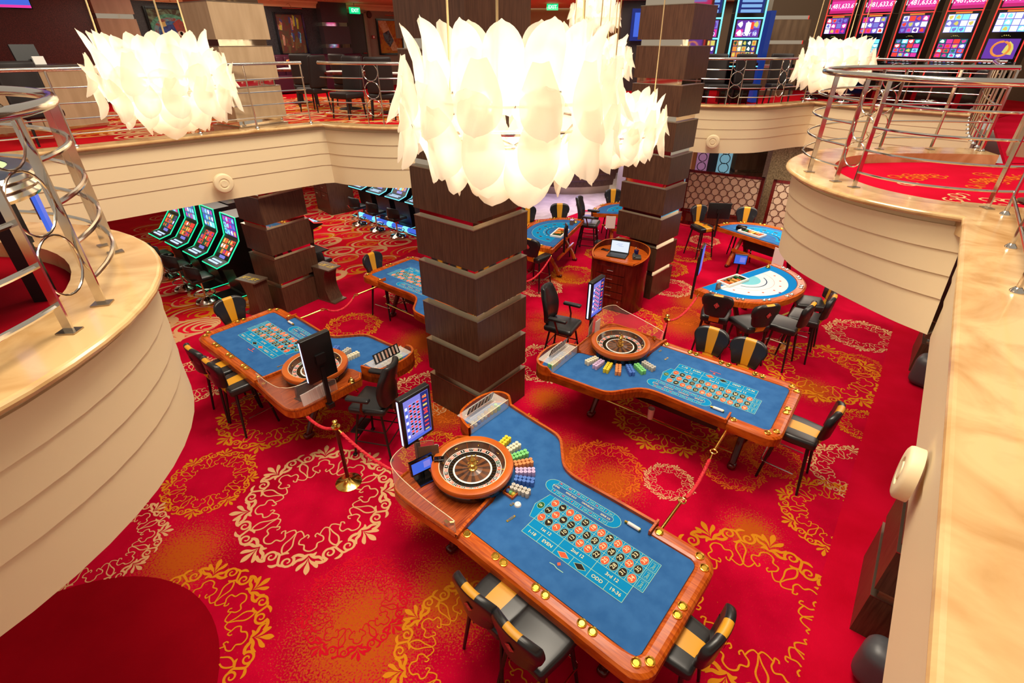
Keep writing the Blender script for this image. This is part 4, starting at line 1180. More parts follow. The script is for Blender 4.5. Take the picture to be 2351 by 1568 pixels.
r1 = arm(1, 'brass arm with ring on the dealer rail of the nearest table'); r2 = arm(2, 'brass arm with ring on the near rail of the right-hand table'); r3 = arm(3, 'brass arm with ring on the far rail of the left-hand table'); r4 = arm(4, 'brass arm with ring on the table half behind the pillar')
barrier_rope(r1, r2, .16, 'red rope joining the brass rings of the nearest and right-hand roulette tables')
barrier_rope(r3, r4, .14, 'red rope joining the brass rings of the left-hand and rear roulette tables')
def stanchion(x, y, label, h=.97):
    t = thing('rope_stanchion', label, 'stanchion', (x, y, 0))
    m = MB(); m.lathe([(.155, 0), (.155, .012), (.12, .03), (.05, .055), (.025, .09), (.018, .11)], (0, 0, 0), brass, 32); m.build('base', t)
    m = MB(); m.lathe([(.022, .09), (.022, h - .13)], (0, 0, 0), mahog, 16); m.build('post', t)
    m = MB(); m.lathe([(.022, h - .13), (.03, h - .12), (.03, h - .11), (.05, h - .10), (.05, h - .085), (.02, h - .08), (.012, h - .06), (.028, h - .045), (.034, h - .03), (.028, h - .012), (0, h)], (0, 0, 0), brass, 20); m.build('finial', t)
    return (x, y, h - .10)
s1 = stanchion(-1.97, 4.315, 'brass and wood rope stanchion left of the nearest wheel')
s2 = stanchion(2.40, 6.83, 'rope stanchion behind the deck corner of the right-hand roulette table')
barrier_rope((*tw(3, -.93, .12), .76), s1, .10, 'red rope from the left-hand table down to the stanchion')
barrier_rope(s1, (*tw(1, -.93, .25), .76), .12, 'red rope from the stanchion to the deck of the nearest table')
barrier_rope(s2, (3.26, 7.92, .80), .16, 'red rope hanging from the card table corner to the stanchion behind the right-hand table')
barrier_rope(s2, (*tw(2, -.12, -.02), .80), .1, 'short red rope between stanchion and right-hand roulette table')
barrier_rope((.88, 10.05, .78), (.0, 8.6, .78), .3, 'red rope hanging from the card table behind the middle pillar')
barrier_rope((3.9, 12.6, .8), (4.7, 11.75, .82), .16, 'red rope in front of the lattice screen')
# ================================================================== seating
def seat_warp(x, y, z):
    return (x * (1 - .10 * (y < 0) * (-y / .23)), y, z + (.012 * (1 - (x / .24) ** 2) * (1 - (y / .24) ** 2) if z > 0 else 0))
def back_warp(x, y, z):
    t = (z + .2) / .4     # 0 bottom .. 1 top
    w = .66 + .36 * min(1, t * 1.25) - .10 * max(0, t - .8) * 5 * abs(x / .24) ** 2
    zz = z - .055 * max(0, abs(x) / .24 - .35) ** 2 * 2.2 * (t > .5)
    return (x * w, y + .05 * (x / .24) ** 2 - .035 * t, zz)
def make_stool(name='casino_chair', striped=True):
    t = thing(name, 'x', 'chair')
    m = MB(); m.rbox((0, 0, .70), (.46, .46, .11), .035, leather, warp=seat_warp, mf=lambda x, y, z: yleather if striped and (abs(x) < .070) and z > -.03 else None, k=14); m.build('seat', t)
    m = MB(); m.rbox((0, -.27, .985), (.48, .075, .40), .035, leather, warp=back_warp, mf=lambda x, y, z: yleather if (abs(x) < .078 and (y > -.0 or z > .185)) else None, k=12); m.build('backrest', t)
    m = MB(); i0 = 0
    m.flat([(0, .055), (.045, 0), (0, -.055), (-.045, 0)], 0, redlogo); m.strip([(0, .045), (.036, 0), (0, -.045), (-.036, 0)], .003, .0008, mat('logo_line', (226, 120, 110), .5), closed=True)
    m.text('F', (0, 0), .05, mat('logo_line', (226, 120, 110), .5), 0, .001)
    m.v = [(-x, -.3145 - z - .035 * ((y + .03 + .2) / .4) * 1 , .985 + .03 + y) for x, y, z in m.v]; m.build('logo_badge', t, smooth=0)
    m = MB(); m.box((0, -.245, .76), (.15, .03, .16), yleather, rx=.35); m.build('back_bracket', t, smooth=0)
    for sx in (-1, 1):
        for sy in (-1, 1):
            m = MB(); m.cone((sx * .17, sy * .16, .66), (sx * .235, sy * .23, 0), .021, .014, blk, 8); m.build('leg', t)
    m = MB(); m.tube(catmull([(-.225, -.12, .26), (-.225, .16, .26), (-.215, .225, .26), (-.16, .245, .26), (.16, .245, .26), (.215, .225, .26), (.225, .16, .26), (.225, -.12, .26)], 3), .009, chrome, 8); m.build('foot_rest', t)
    return t
ch0 = None
ch1 = None
def chair(x, y, fx, fy, label, striped=True):
    global ch0, ch1
    if not striped:
        rz = atan2(fy, fx) - pi / 2
        if ch1 is None: ch1 = make_stool(striped=False); ch1.location = (x, y, 0); ch1.rotation_euler = (0, 0, rz); ch1['label'] = label; return ch1
        return dup(ch1, (x, y, 0), rz, label)
    rz = atan2(fy, fx) - pi / 2
    if ch0 is None:
        ch0 = make_stool(); ch0.location = (x, y, 0); ch0.rotation_euler = (0, 0, rz); ch0['label'] = label; return ch0
    return dup(ch0, (x, y, 0), rz, label)
def chair_t(k, lx, ly, dx, dy, label, striped=True):
    x, y = tw(k, lx, ly); a = tang(k, dx, dy); chair(x, y, cos(a), sin(a), label, striped)
chair_t(1, .60, -.10, .05, 1, 'striped chair tucked under the nearest table, left one of its pair')
chair_t(1, 1.02, -.12, .05, 1, 'chair tucked under the nearest table, right one of its pair, plain black seat', False)
chair_t(1, 1.78, .55, -1, .02, 'striped chair at the short end of the nearest table, bottom right of the photo')
chair_t(2, .56, .08, 0, 1, 'striped chair at the far rail of the right-hand roulette table, left of two')
chair_t(2, 1.05, .09, 0, 1, 'striped chair at the far rail of the right-hand roulette table, right of two')
chair_t(2, 1.93, .72, -1, -.06, 'striped chair standing free at the right end of the right-hand roulette table')
chair_t(3, 1.72, .64, -1, 0, 'striped chair at the short end of the left-hand roulette table')
chair_t(3, .92, -.03, 0, 1, 'striped chair at the long rail of the left-hand table, farther from the wheel')
chair_t(3, .42, -.02, 0, 1, 'striped chair at the long rail of the left-hand table, nearer the wheel')
chair_t(4, 1.55, .93, -1, -.15, 'striped chair at the corner of the roulette table behind the middle pillar')
chair(3.36, 7.33, .45, .89, 'chair at the bright blue card table, leftmost with a red diamond on its back', False)
chair(3.80, 7.02, -.25, .97, 'chair at the bright blue card table, second from left, red diamond on its back', False)
chair(4.33, 6.98, -.72, .69, 'chair at the bright blue card table, third from left, turned sideways', False)
chair(4.78, 7.22, -.80, .60, 'chair at the bright blue card table, rightmost, partly under the balcony edge', False)
chair(5.12, 7.75, -.95, .3, 'chair at the bright blue card table, mostly behind its two right-hand neighbours', False)
chair(5.55, 11.62, -.25, -.97, 'striped chair behind the card table in front of the lattice screens')
chair(4.62, 11.82, .35, -.94, 'chair at the left corner of the card table by the lattice, behind the monitor')
chair(1.18, 11.93, .05, -1, 'striped chair at the far side of the card table next to the pale lobby floor')
chair(.52, 11.72, .55, -.83, 'striped chair just right of the middle pillar, far side of the card table')
chair(.52, 9.92, .6, .8, 'chair seat showing right of the middle pillar, near side of the card table')
chair(2.02, 12.78, .95, -.2, 'striped chair behind the black dealer armchair by the far card table')
chair(2.74, 13.30, .1, -1, 'striped chair cut off by the far pillar, behind the far card table')

def make_dealer_chair():
    t = thing('dealer_chair', 'x', 'chair')
    m = MB(); m.rbox((0, 0, .72), (.50, .48, .10), .045, leather, warp=seat_warp, k=8); m.build('seat', t)
    def bw(x, y, z):
        q = (z + .29) / .58; w = .80 + .22 * sin(pi * min(1, q * 1.1)) - .12 * max(0, q - .75) * 4
        return (x * w, y + .05 * (x / .23) ** 2 - .07 * q + .03 * sin(q * 4), z)
    m = MB(); m.rbox((0, -.25, 1.06), (.46, .085, .58), .04, leather, warp=bw, k=10); m.build('backrest', t)
    m = MB(); m.flat([(0, .05), (.04, 0), (0, -.05), (-.04, 0)], 0, redlogo); m.v = [(-x, -.352 - z, 1.14 + y) for x, y, z in m.v]; m.build('logo_badge', t, smooth=0)
    m = MB(); m.box((0, -.24, .74), (.08, .05, .14), blkmetal); m.build('back_bracket', t, smooth=0)
    for s_ in (-1, 1):
        m = MB(); m.rbox((s_ * .30, .03, .96), (.085, .30, .05), .022, leather, warp=lambda x, y, z: (x * (1 + .3 * y), y, z), k=4); a = m.build('armrest', t)
        m = MB(); m.tube([(s_ * .30, -.02, .94), (s_ * .29, .02, .80), (s_ * .24, .03, .69)], .016, mahog, 8); m.build('arm_support', t)
    P = [(-1, -1), (1, -1), (1, 1), (-1, 1)]
    for (a, b2) in P:
        m = MB(); m.tube([(a * .15, b2 * .15, .68), (a * .25, b2 * .25, .0)], .016, blkmetal, 8); m.rbox((a * .25, b2 * .25, .015), (.05, .05, .03), .012, blkmetal, k=1, n=2); m.build('leg', t)
    for z, r in ((.22, .222), (.40, .197)):
        m = MB(); m.tube([(a * r, b2 * r, z) for a, b2 in P], .010, blkmetal, 8, closed=True); m.build('foot_ring', t)
    m = MB(); m.rbox((0, .26, .28), (.30, .14, .02), .008, blkmetal, k=1, n=2); m.build('foot_plate', t)
    return t
dc = make_dealer_chair()
def place_dc(o, x, y, fx, fy, label):
    rz = atan2(fy, fx) - pi / 2
    if o: o.location = (x, y, 0); o.rotation_euler = (0, 0, rz); o['label'] = label
    else: dup(dc, (x, y, 0), rz, label)
place_dc(dc, .80, 6.93, .80, -.42, 'empty black dealer armchair between the middle pillar and the lectern')
place_dc(None, -1.72, 4.98, -.97, .22, 'black dealer armchair seen from behind at the left-hand roulette wheel')
place_dc(None, 1.90, 12.1, .95, -.35, 'black dealer armchair between the two far card tables')

# ================================================================== card tables
def card_table(x, y, rz, label, style):
    t = thing('card_table', label, 'gaming table', (x, y, 0), rz)
    def arc(a, b2, n=30): return [(a * cos(radians(180 + 180 * i / n)), b2 * sin(radians(180 + 180 * i / n)) * 1.0) for i in range(n + 1)]
    def sq(a, b2, n=30, p=1.12):
        return [(a * math.copysign(abs(cos(u)) ** (1 / p), cos(u)), -b2 * abs(sin(u)) ** (1 / p)) for u in [pi + pi * i / n for i in range(n + 1)]]
    f = {'plain': felt, 'bright': mat('bright_blue_felt', (0, 122, 196), .9, spec=.1)}['bright' if style == 'bright' else 'plain']
    out = [(q[0], q[1] - .02) for q in sq(1.12, 1.08)]; inn = [(q[0], q[1] - .02) for q in sq(.98, .93)]
    m = MB(); m.prism([(1.12, .03), (-1.12, .03)] + out, FZ - .10, FZ - .012, rail_wood); m.build('apron', t)
    m = MB(); m.prism([(.98, .0), (-.98, .0)] + inn, FZ - .012, FZ, f)
    if style == 'bright':
        wp_ = mat('pale_print', (208, 220, 222), .9, spec=.1)
        m.flat([(q[0] * .74, -.17 + q[1] * .70) for q in arc(1, 1)], FZ + .001, wp_)
        m.flat([(q[0] * .26, -.17 + q[1] * .26) for q in arc(1, 1)], FZ + .0014, mat('teal_print', (110, 190, 205), .9))
        m.strip([(q[0] * .36, -.17 + q[1] * .36) for q in arc(1, 1)][4:-4], .018, FZ + .0018, mat('navy_print', (30, 50, 90), .9))
        m.strip([(q[0] * .50, -.17 + q[1] * .48) for q in arc(1, 1)], .004, FZ + .0018, pred)
        for i in range(7):
            a = radians(200 + 140 * i / 6); m.disc(.62 * cos(a), -.17 + .58 * sin(a), .02, .02, FZ + .0018, pred, 10)
        m.flat([(.0, -.83), (.03, -.86), (0, -.89), (-.03, -.86)], FZ + .0018, mat('purple_print', (110, 50, 130), .9))
    else:
        m.flat([(q[0] * .72, -.16 + q[1] * .66) for q in arc(1, 1)], FZ + .001, turq)
        m.strip([(q[0] * .72, -.16 + q[1] * .66) for q in arc(1, 1)], .006, FZ + .0016, tline)
        m.flat([(q[0] * .30, -.16 + q[1] * .28) for q in arc(1, 1)], FZ + .0014, felt)
        m.strip([(q[0] * .36, -.16 + q[1] * .34) for q in arc(1, 1)][3:-3], .03, FZ + .0018, mat('navy_print', (30, 50, 90), .9))
        for i, w in enumerate('INSURANCE'):
            a = radians(215 + 110 * i / 8); m.text(w, (.42 * cos(a), -.16 + .40 * sin(a)), .05, tgold, a + pi / 2, FZ + .002)
        for i in range(7):
            a = radians(193 + 154 * i / 6); cx, cy = .58 * cos(a), -.16 + .53 * sin(a); q = []
            for u, v in ((-.045, -.03), (.045, -.03), (.045, .03), (-.045, .03)):
                u2, v2 = rot2(u, v, a + pi / 2); q.append((cx + u2, cy + v2))
            m.flat(q, FZ + .0018, mat('navy_print', (30, 50, 90), .9)); m.strip(q, .004, FZ + .002, tline, closed=True)
    m.build('felt', t, smooth=0)
    m = MB(); prof = [(0, -.10), (-.01, -.04), (0, 0), (.2, .018), (.6, .022), (.93, .012), (1, -.01)]; vs = []
    for (u, z) in prof:
        for a, b2 in zip(out, inn): vs.append((a[0] + (b2[0] - a[0]) * u, a[1] + (b2[1] - a[1]) * u, FZ + z))
    L = len(out)
    for q in range(len(prof) - 1): m.add(vs, [(q * L + i, q * L + i + 1, (q + 1) * L + i + 1, (q + 1) * L + i) for i in range(L - 1)], rail_wood)
    m.build('players_rail', t, smooth=50)
    for i in range(7):
        for j in (-1, 1):
            a = pi + pi * (i + .5 + j * .1) / 7
            m = MB(); m.lathe([(.0, .0015), (.022, .0015), (.026, .006), (.031, .009), (.037, .007), (.039, -.006)], (0, 0, 0), chrome if style == 'bright' else gold, 16)
            m.build('cup_holder', t, loc=(1.05 * math.copysign(abs(cos(a)) ** (1 / 1.12), cos(a)), -1.005 * abs(sin(a)) ** (1 / 1.12) - .02, FZ + .022))
    for s_ in (-1, 1):
        m = MB(); m.tube([(s_ * .55, -.35, FZ - .1), (s_ * .55, -.32, .62), (s_ * .55, -.22, .45), (s_ * .55, -.05, .2), (s_ * .55, .02, .05)], .045, rail_wood, 8); m.rbox((s_ * .55, .03, .035), (.08, .12, .07), .03, mahog, k=2, n=2); m.build('leg', t)
        m = MB(); m.tube([(s_ * .55, -.40, FZ - .1), (s_ * .55, -.42, .62), (s_ * .55, -.5, .45), (s_ * .55, -.62, .2), (s_ * .55, -.68, .05)], .045, mahog, 8); m.rbox((s_ * .55, -.69, .035), (.08, .12, .07), .03, mahog, k=2, n=2); m.build('leg', t)
    m = MB(); m.tube([(-.8, -.82, .28), (.8, -.82, .28)], .02, brass); m.build('foot_rail', t)
    m = MB(); m.box((0, -.03, .42), (1.1, .04, .06), rail_wood); m.box((0, -.30, .62), (.7, .3, .24), blk); m.build('under_cabinet', t, smooth=0)
    return t
CT = {5: ((4.17, 8.58), radians(32)), 6: ((5.40, 10.62), radians(123.5)), 7: ((1.27, 10.98), radians(-114.2)), 8: ((3.12, 12.42), radians(172))}
card_table(*CT[5][0], CT[5][1], 'bright blue card table with white arc layout, at the right under the balcony', 'bright')
card_table(*CT[6][0], CT[6][1], 'card table in front of the lattice screens, with a monitor back at its corner', 'plain')
card_table(*CT[7][0], CT[7][1], 'card table between the middle pillar and the lectern, cyan arc layout', 'plain')
card_table(*CT[8][0], CT[8][1], 'card table partly hidden by the far pillar, clipboard hanging from its apron', 'plain')
def ct(k, x, y):
    (o, a) = CT[k]; u, v = rot2(x, y, a); return (o[0] + u, o[1] + v)
def chip_tray(k, x, y, label):
    X, Y = ct(k, x, y); t = thing('chip_tray', label, 'tray', (X, Y, FZ), CT[k][1])
    m = MB(); 
    for bx, by, sx, sy in ((0, .12, .56, .03), (0, -.12, .56, .03), (.265, 0, .03, .24), (-.265, 0, .03, .24)): m.rbox((bx, by, .025), (sx, sy, .05), .008, white, k=1, n=2)
    m.build('frame', t)
    m = MB(); m.box((0, 0, .008), (.52, .22, .012), blk)
    cs = [pred, wheel_wood, mat('chip_or', (240, 150, 70), .5), gold, mat('chip_or', (240, 150, 70), .5), wheel_wood, pgrn, pblk]
    for i in range(8): m.tube([(-.22 + .063 * i, -.09, .03), (-.22 + .063 * i, .09 - .05 * (i % 3), .03)], .022, cs[i], 8)
    m.build('chip_row', t, smooth=30)
chip_tray(5, -.30, -.13, 'white-framed chip tray on the bright blue card table')
chip_tray(6, .25, -.16, 'white-framed chip tray on the card table by the lattice screens')
chip_tray(7, .12, -.16, 'white-framed chip tray on the card table beside the lectern')
X, Y = ct(6, .55, -.2); m = MB(); m.rbox((0, 0, .05), (.22, .14, .10), .02, gblk, k=2, n=2); tag(m.build('card_shoe', loc=(X, Y, FZ), rz=CT[6][1] + .3), 'black card shoe beside the chip tray near the lattice screens', 'card shoe')
X, Y = ct(5, -.80, -.20); m = MB(); m.box((0, 0, .06), (.10, .03, .12), mat('smoked_acrylic', (110, 80, 62), .15)); m.box((.14, 0, .01), (.14, .05, .02), white); tag(m.build('discard_holder', loc=(X, Y, FZ), rz=CT[5][1], smooth=0), 'smoked discard holder at the left corner of the bright blue card table', 'card holder')
X, Y = ct(7, -.62, -.12); m = MB(); m.box((0, 0, .06), (.10, .08, .12), mat('smoked_acrylic', (110, 80, 62), .15)); tag(m.build('discard_holder', loc=(X, Y, FZ), rz=CT[7][1], smooth=0), 'smoked discard holder next to the bell on the card table beside the lectern', 'card holder')
X, Y = ct(6, -.75, -.15); m = MB(); m.box((0, 0, .06), (.10, .08, .12), mat('smoked_acrylic', (110, 80, 62), .15)); tag(m.build('discard_holder', loc=(X, Y, FZ), rz=CT[6][1], smooth=0), 'smoked discard holder on the card table by the lattice, against the balcony edge', 'card holder')
bell(*ct(5, .83, -.06), FZ + .01, 'brass counter bell on the bright blue card table')
bell(*ct(7, -.78, -.08), FZ + .01, 'brass counter bell on the card table beside the lectern')
def clipboard(x, y, z, rz, label, s=1.):
    t = thing('clipboard', label, 'clipboard', (x, y, z), rz); m = MB(); m.box((0, 0, 0), (.24 * s, .008, .32 * s), paper, rx=.05); m.build('sheet', t, smooth=0)
    m = MB(); m.box((0, -.004, .15 * s), (.09, .014, .02), blkmetal); m.build('clip', t, smooth=0)
X, Y = ct(8, .62, .06); clipboard(X, Y, .64, CT[8][1] + pi, 'white clipboard hanging below the far card table left of the far pillar')
X, Y = ct(6, -.62, .08); clipboard(X, Y, .60, CT[6][1] + pi - .3, 'white clipboard under the corner of the card table by the lattice', 1.3)
def small_screen(x, y, z, rz, w, h, label, back=False, pole=.6, tilt=0.):
    t = thing('table_monitor', label, 'monitor', (x, y, 0), rz)
    m = MB(); m.rbox((0, 0, z), (w, .04, h), .01, blk, k=1, n=2); m.build('housing', t)
    m = MB(); m.box((0, -.0215, z), (w - .03, .003, h - .03), e_blue); m.box((w * .15, -.024, z), (w * .4, .003, h * .5), e_lilac); m.build('display', t, smooth=0)
    m = MB(); m.box((0, .03, (z + z - pole) / 2), (.04, .04, pole), blk); m.box((0, .03, z), (.1, .03, .1), blk); m.build('pole', t, smooth=0)
X, Y = ct(5, -1.02, .10); small_screen(X, Y, 1.35, radians(62), .30, .50, 'thin monitor seen edge-on at the left corner of the bright blue card table', pole=.75)
X, Y = ct(6, 1.0, .12); small_screen(X, Y, 1.24, radians(172), .50, .36, 'black monitor back on a pole in front of the lattice screen', pole=.6)
X, Y = ct(7, .58, .14); small_screen(X, Y, 1.12, CT[7][1] + pi + .5, .20, .26, 'small dark card display at the near corner of the table beside the lectern', pole=.5)
X, Y = ct(5, .50, .33); small_screen(X, Y, .96, radians(-20), .24, .20, 'small blue display behind the bright blue card table near the clipboard', pole=.4)

# ================================================================== lectern with drawers
t = thing('drawer_lectern', 'round mahogany lectern with drawers in front of the far pillar', 'lectern', (2.10, 9.17, 0), atan2(-.85, -.53) + pi / 2)
R0 = .54; ca = radians(-90 - 47); cb = radians(-90 + 47)
def bodyarc(R, n=28): return [(R * cos(cb + (2 * pi - 2 * radians(47)) * i / n), R * sin(cb + (2 * pi - 2 * radians(47)) * i / n)) for i in range(n + 1)]
m = MB(); m.prism(bodyarc(R0), .0, 1.03, mahog); m.build('body', t)
m = MB(); P_ = bodyarc(R0 - .02); m.prism(P_, 1.03, 1.05, rail_wood); m.build('desk_top', t, smooth=0)
m = MB(); o_ = bodyarc(R0 + .01); i_ = bodyarc(R0 - .015); L = len(o_)
vs = [(x, y, 1.0) for x, y in o_] + [(x, y, 1.0 + .17 * min(1, 3.2 * min(i, L - 1 - i) / L + .12)) for i, (x, y) in enumerate(o_)] + [(x, y, 1.0 + .17 * min(1, 3.2 * min(i, L - 1 - i) / L + .12)) for i, (x, y) in enumerate(i_)] + [(x, y, 1.0) for x, y in i_]
for q, mm in ((0, mahog), (1, wheel_wood), (2, mahog)): m.add(vs, [(q * L + i, q * L + i + 1, (q + 1) * L + i + 1, (q + 1) * L + i) for i in range(L - 1)], mm)
m.build('rim_wall', t, smooth=40)
yf = -R0 * cos(radians(47))
m = MB(); m.box((0, yf - .01, 1.03), (R0 * 1.45, .03, .03), wheel_wood); m.build('front_edge', t, smooth=0)
for i in range(4):
    m = MB(); m.box((-.03, yf - .008, .84 - .17 * i), (.56, .02, .155), mahog); d_ = m.build('drawer', t, smooth=0)
    m = MB(); m.tube([(-.09, yf - .035, .84 - .17 * i), (.03, yf - .035, .84 - .17 * i)], .008, chrome); m.build('drawer_handle', d_)
m = MB(); m.box((-.03, yf - .008, .16), (.56, .02, .24), mahog); d_ = m.build('drawer', t, smooth=0)
m = MB(); m.rbox((.18, yf - .03, .22), (.02, .02, .03), .008, chrome, k=1, n=2); m.build('lock', d_)
LT = (2.10, 9.17); LR = atan2(-.85, -.53) + pi / 2
def lp(x, y): u, v = rot2(x, y, LR); return (LT[0] + u, LT[1] + v)
t = thing('laptop', 'open laptop with a white screen standing on the lectern', 'laptop', (*lp(-.02, -.12), 1.05), LR + .12)
m = MB(); m.rbox((0, 0, .012), (.37, .26, .022), .008, blk, k=1, n=2); m.box((0, .02, .0235), (.31, .12, .002), mat('keys', (40, 40, 44), .5)); m.build('base', t)
m = MB(); m.box((0, .155, .13), (.37, .012, .24), blk, rx=-.25); m.build('lid', t, smooth=0)
m = MB(); m.box((0, .147, .135), (.34, .004, .20), em('page', (232, 240, 250), 1.0), rx=-.25)
for i in range(5): m.box((-.02 + .02 * (i % 3), .1432, .10 + .022 * i), (.10, .002, .003), e_blue, rx=-.25)
m.box((0, .162, .048), (.34, .004, .014), e_teal, rx=-.25); m.build('screen', t, smooth=0)
X, Y = lp(.27, .10); t = thing('pen_cup', 'dark blue cup of pens on the lectern behind the laptop', 'cup', (X, Y, 1.05)); m = MB(); m.lathe([(0, 0), (.04, 0), (.045, .1), (.04, .1), (.036, .01)], (0, 0, 0), mat('navy_cup', (20, 24, 90), .4), 16); m.build('cup', t)
for i in range(3): m = MB(); m.tube([(0.01 * i, 0, .02), (.03 * cos(i * 2), .03 * sin(i * 2), .15)], .005, (redlogo, white, brass)[i], 6); m.build('pen', t)
X, Y = lp(.34, -.06); t = thing('desk_phone', 'dark desk phone on the right of the lectern', 'phone', (X, Y, 1.05), LR + .4)
m = MB(); m.rbox((0, 0, .025), (.16, .18, .05), .015, mat('phone_grey', (62, 60, 56), .4), k=2, n=2); m.build('body', t); m = MB(); m.rbox((-.05, 0, .06), (.045, .19, .03), .014, mat('phone_grey', (62, 60, 56), .4), k=2, n=2); m.build('handset', t)
X, Y = lp(-.34, .04); m = MB(); m.rbox((0, 0, .008), (.08, .15, .014), .005, gblk, k=1, n=2); tag(m.build('mobile_phone', loc=(X, Y, 1.05), rz=.9), 'black mobile phone lying left of the laptop', 'phone')

# ================================================================== lattice screens, lobby bar, panels behind
latt = mat('lattice_brown', (84, 40, 22), .4)
def lattice(a, b2, h, label, base=.42):
    dx, dy = b2[0] - a[0], b2[1] - a[1]; l = hypot(dx, dy)
    t = thing('lattice_screen', label, 'room divider', (a[0], a[1], 0), atan2(dy, dx))
    m = MB()
    for x, z, sx, sz in ((l / 2, h - .03, l, .06), (l / 2, .03, l, .06), (.04, h / 2, .08, h), (l - .04, h / 2, .08, h), (l / 2, base, l, .05)): m.box((x, 0, z), (sx, .07, sz), mahog)
    m.build('frame', t, smooth=0)
    m = MB(); m.box((l / 2, .0, (base + h) / 2), (l - .1, .012, h - base - .06), mat('frosted_panel', (186, 164, 138), .35)); m.build('panel', t, smooth=0)
    m = MB(); m.box((l / 2, 0, base / 2), (l - .12, .04, base - .08), mahog); m.box((l / 2, -.024, base / 2), (l - .35, .01, base - .2), cab_wood); m.build('base_panel', t, smooth=0)
    m = MB(); r = .098; row = 0; z = base + .10
    while z < h - .02:
        x = .1 + (row % 2) * .11
        while x < l - .05:
            pts = [(x + r * cos(2 * pi * i / 20), -.012, z + r * sin(2 * pi * i / 20)) for i in range(20)]
            pts = [p for p in pts]
            if all(.04 < p[0] < l - .04 and base < p[2] < h - .02 for p in pts): m.tube(pts, .008, latt, 4, closed=True)
            else:
                seg = []
                for p in pts + [pts[0]]:
                    if .04 < p[0] < l - .04 and base < p[2] < h - .02: seg.append(p)
                    else:
                        if len(seg) > 1: m.tube(seg, .008, latt, 4)
                        seg = []
                if len(seg) > 1: m.tube(seg, .008, latt, 4)
            x += .213
        z += .160; row += 1
    m.build('circle_lattice', t, smooth=0)
lattice((4.90, 14.45), (6.62, 13.42), 1.52, 'wide lattice screen of circles behind the card table')
lattice((6.75, 13.22), (8.3, 12.3), 1.52, 'second lattice screen of circles, cut off by the near balcony', .1)
t = thing('bar_counter', 'curved dark bar counter with blue light on the pale lobby floor', 'bar counter', (2.1, 20.2, 0))
m = MB()
for i, (r, z0, z1) in enumerate(((2.75, .28, .48), (2.85, .50, .70), (2.95, .72, .90), (3.05, .92, 1.10))):
    m.lathe([(r, z0), (r + .03, z1)], (0, 0, 0), walnut, 40, radians(205), radians(301))
    m.lathe([(r + .03, z1), (r - .1, z1)], (0, 0, 0), walnut, 40, radians(205), radians(301))
m.build('slatted_front', t, recalc=False)
m = MB()
for r, z in ((2.72, .49), (2.82, .71), (2.92, .91)): m.lathe([(r, z - .012), (r, z + .012)], (0, 0, 0), em('bar_blue', (50, 40, 250), 1.6), 40, radians(205), radians(301))
m.build('light_line', t)
m = MB(); m.lathe([(2.6, 0), (2.6, .28), (2.75, .28)], (0, 0, 0), steel, 40, radians(205), radians(301)); m.build('plinth', t)
m = MB(); m.lathe([(3.12, 1.10), (3.12, 1.14), (2.5, 1.14)], (0, 0, 0), lob_marble, 40, radians(205), radians(301)); m.build('counter_top', t)
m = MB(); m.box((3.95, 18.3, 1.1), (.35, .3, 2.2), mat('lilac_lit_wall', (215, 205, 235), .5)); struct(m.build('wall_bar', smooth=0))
m = MB(); m.box((1.5, 21.8, 1.16), (9.5, .2, 2.32), mat('dark_bar_wall', (60, 44, 60), .5)); m.box((4.7, 18.6, 1.16), (.9, .3, 2.32), walnut); struct(m.build('wall_bar', smooth=0))
# glowing circle-pattern panels and columns beyond the lattice
def glow_panel(x, y, w, col, label):
    t = thing('circle_panel', label, 'wall panel', (x, y, 0), -.25)
    m = MB(); m.box((0, 0, 1.15), (w, .05, 2.3), col); m.build('panel', t, smooth=0)
    m = MB()
    for i in range(8): m.tube([(w * .36 * cos(2 * pi * q / 16), -.03, .4 + .27 * i + w * .36 * sin(2 * pi * q / 16)) for q in range(16)], .012, blk, 4, closed=True)
    m.build('ring_pattern', t, smooth=0)
glow_panel(5.95, 16.35, .34, em('pane_pink', (150, 100, 130), .8), 'pinkish panel with ring pattern behind the wide lattice screen')
glow_panel(6.55, 16.1, .40, em('pane_blue', (120, 165, 180), .8), 'pale blue panel with ring pattern behind the wide lattice screen')
glow_panel(5.35, 16.5, .5, em('pane_grey', (120, 130, 145), .8), 'grey panel with ring pattern beside the far pillar')
m = MB(); m.box((7.2, 16.6, 1.16), (5.5, .2, 2.32), mat('dark_brown_wall', (46, 28, 22), .5), rz=-.25); m.box((5.68, 16.35, 1.16), (.12, .1, 2.3), mat('tan_post', (190, 140, 80), .5)); struct(m.build('wall_hall', smooth=0))
m = MB(); m.box((7.75, 14.4, 1.16), (1.25, .8, 2.32), stone, rz=-.3); struct(m.build('wall_stone_pier', smooth=0))
m = MB(); m.box((-6, 23.5, 1.16), (14, .2, 2.32), burg); struct(m.build('wall_far_ground', smooth=0))

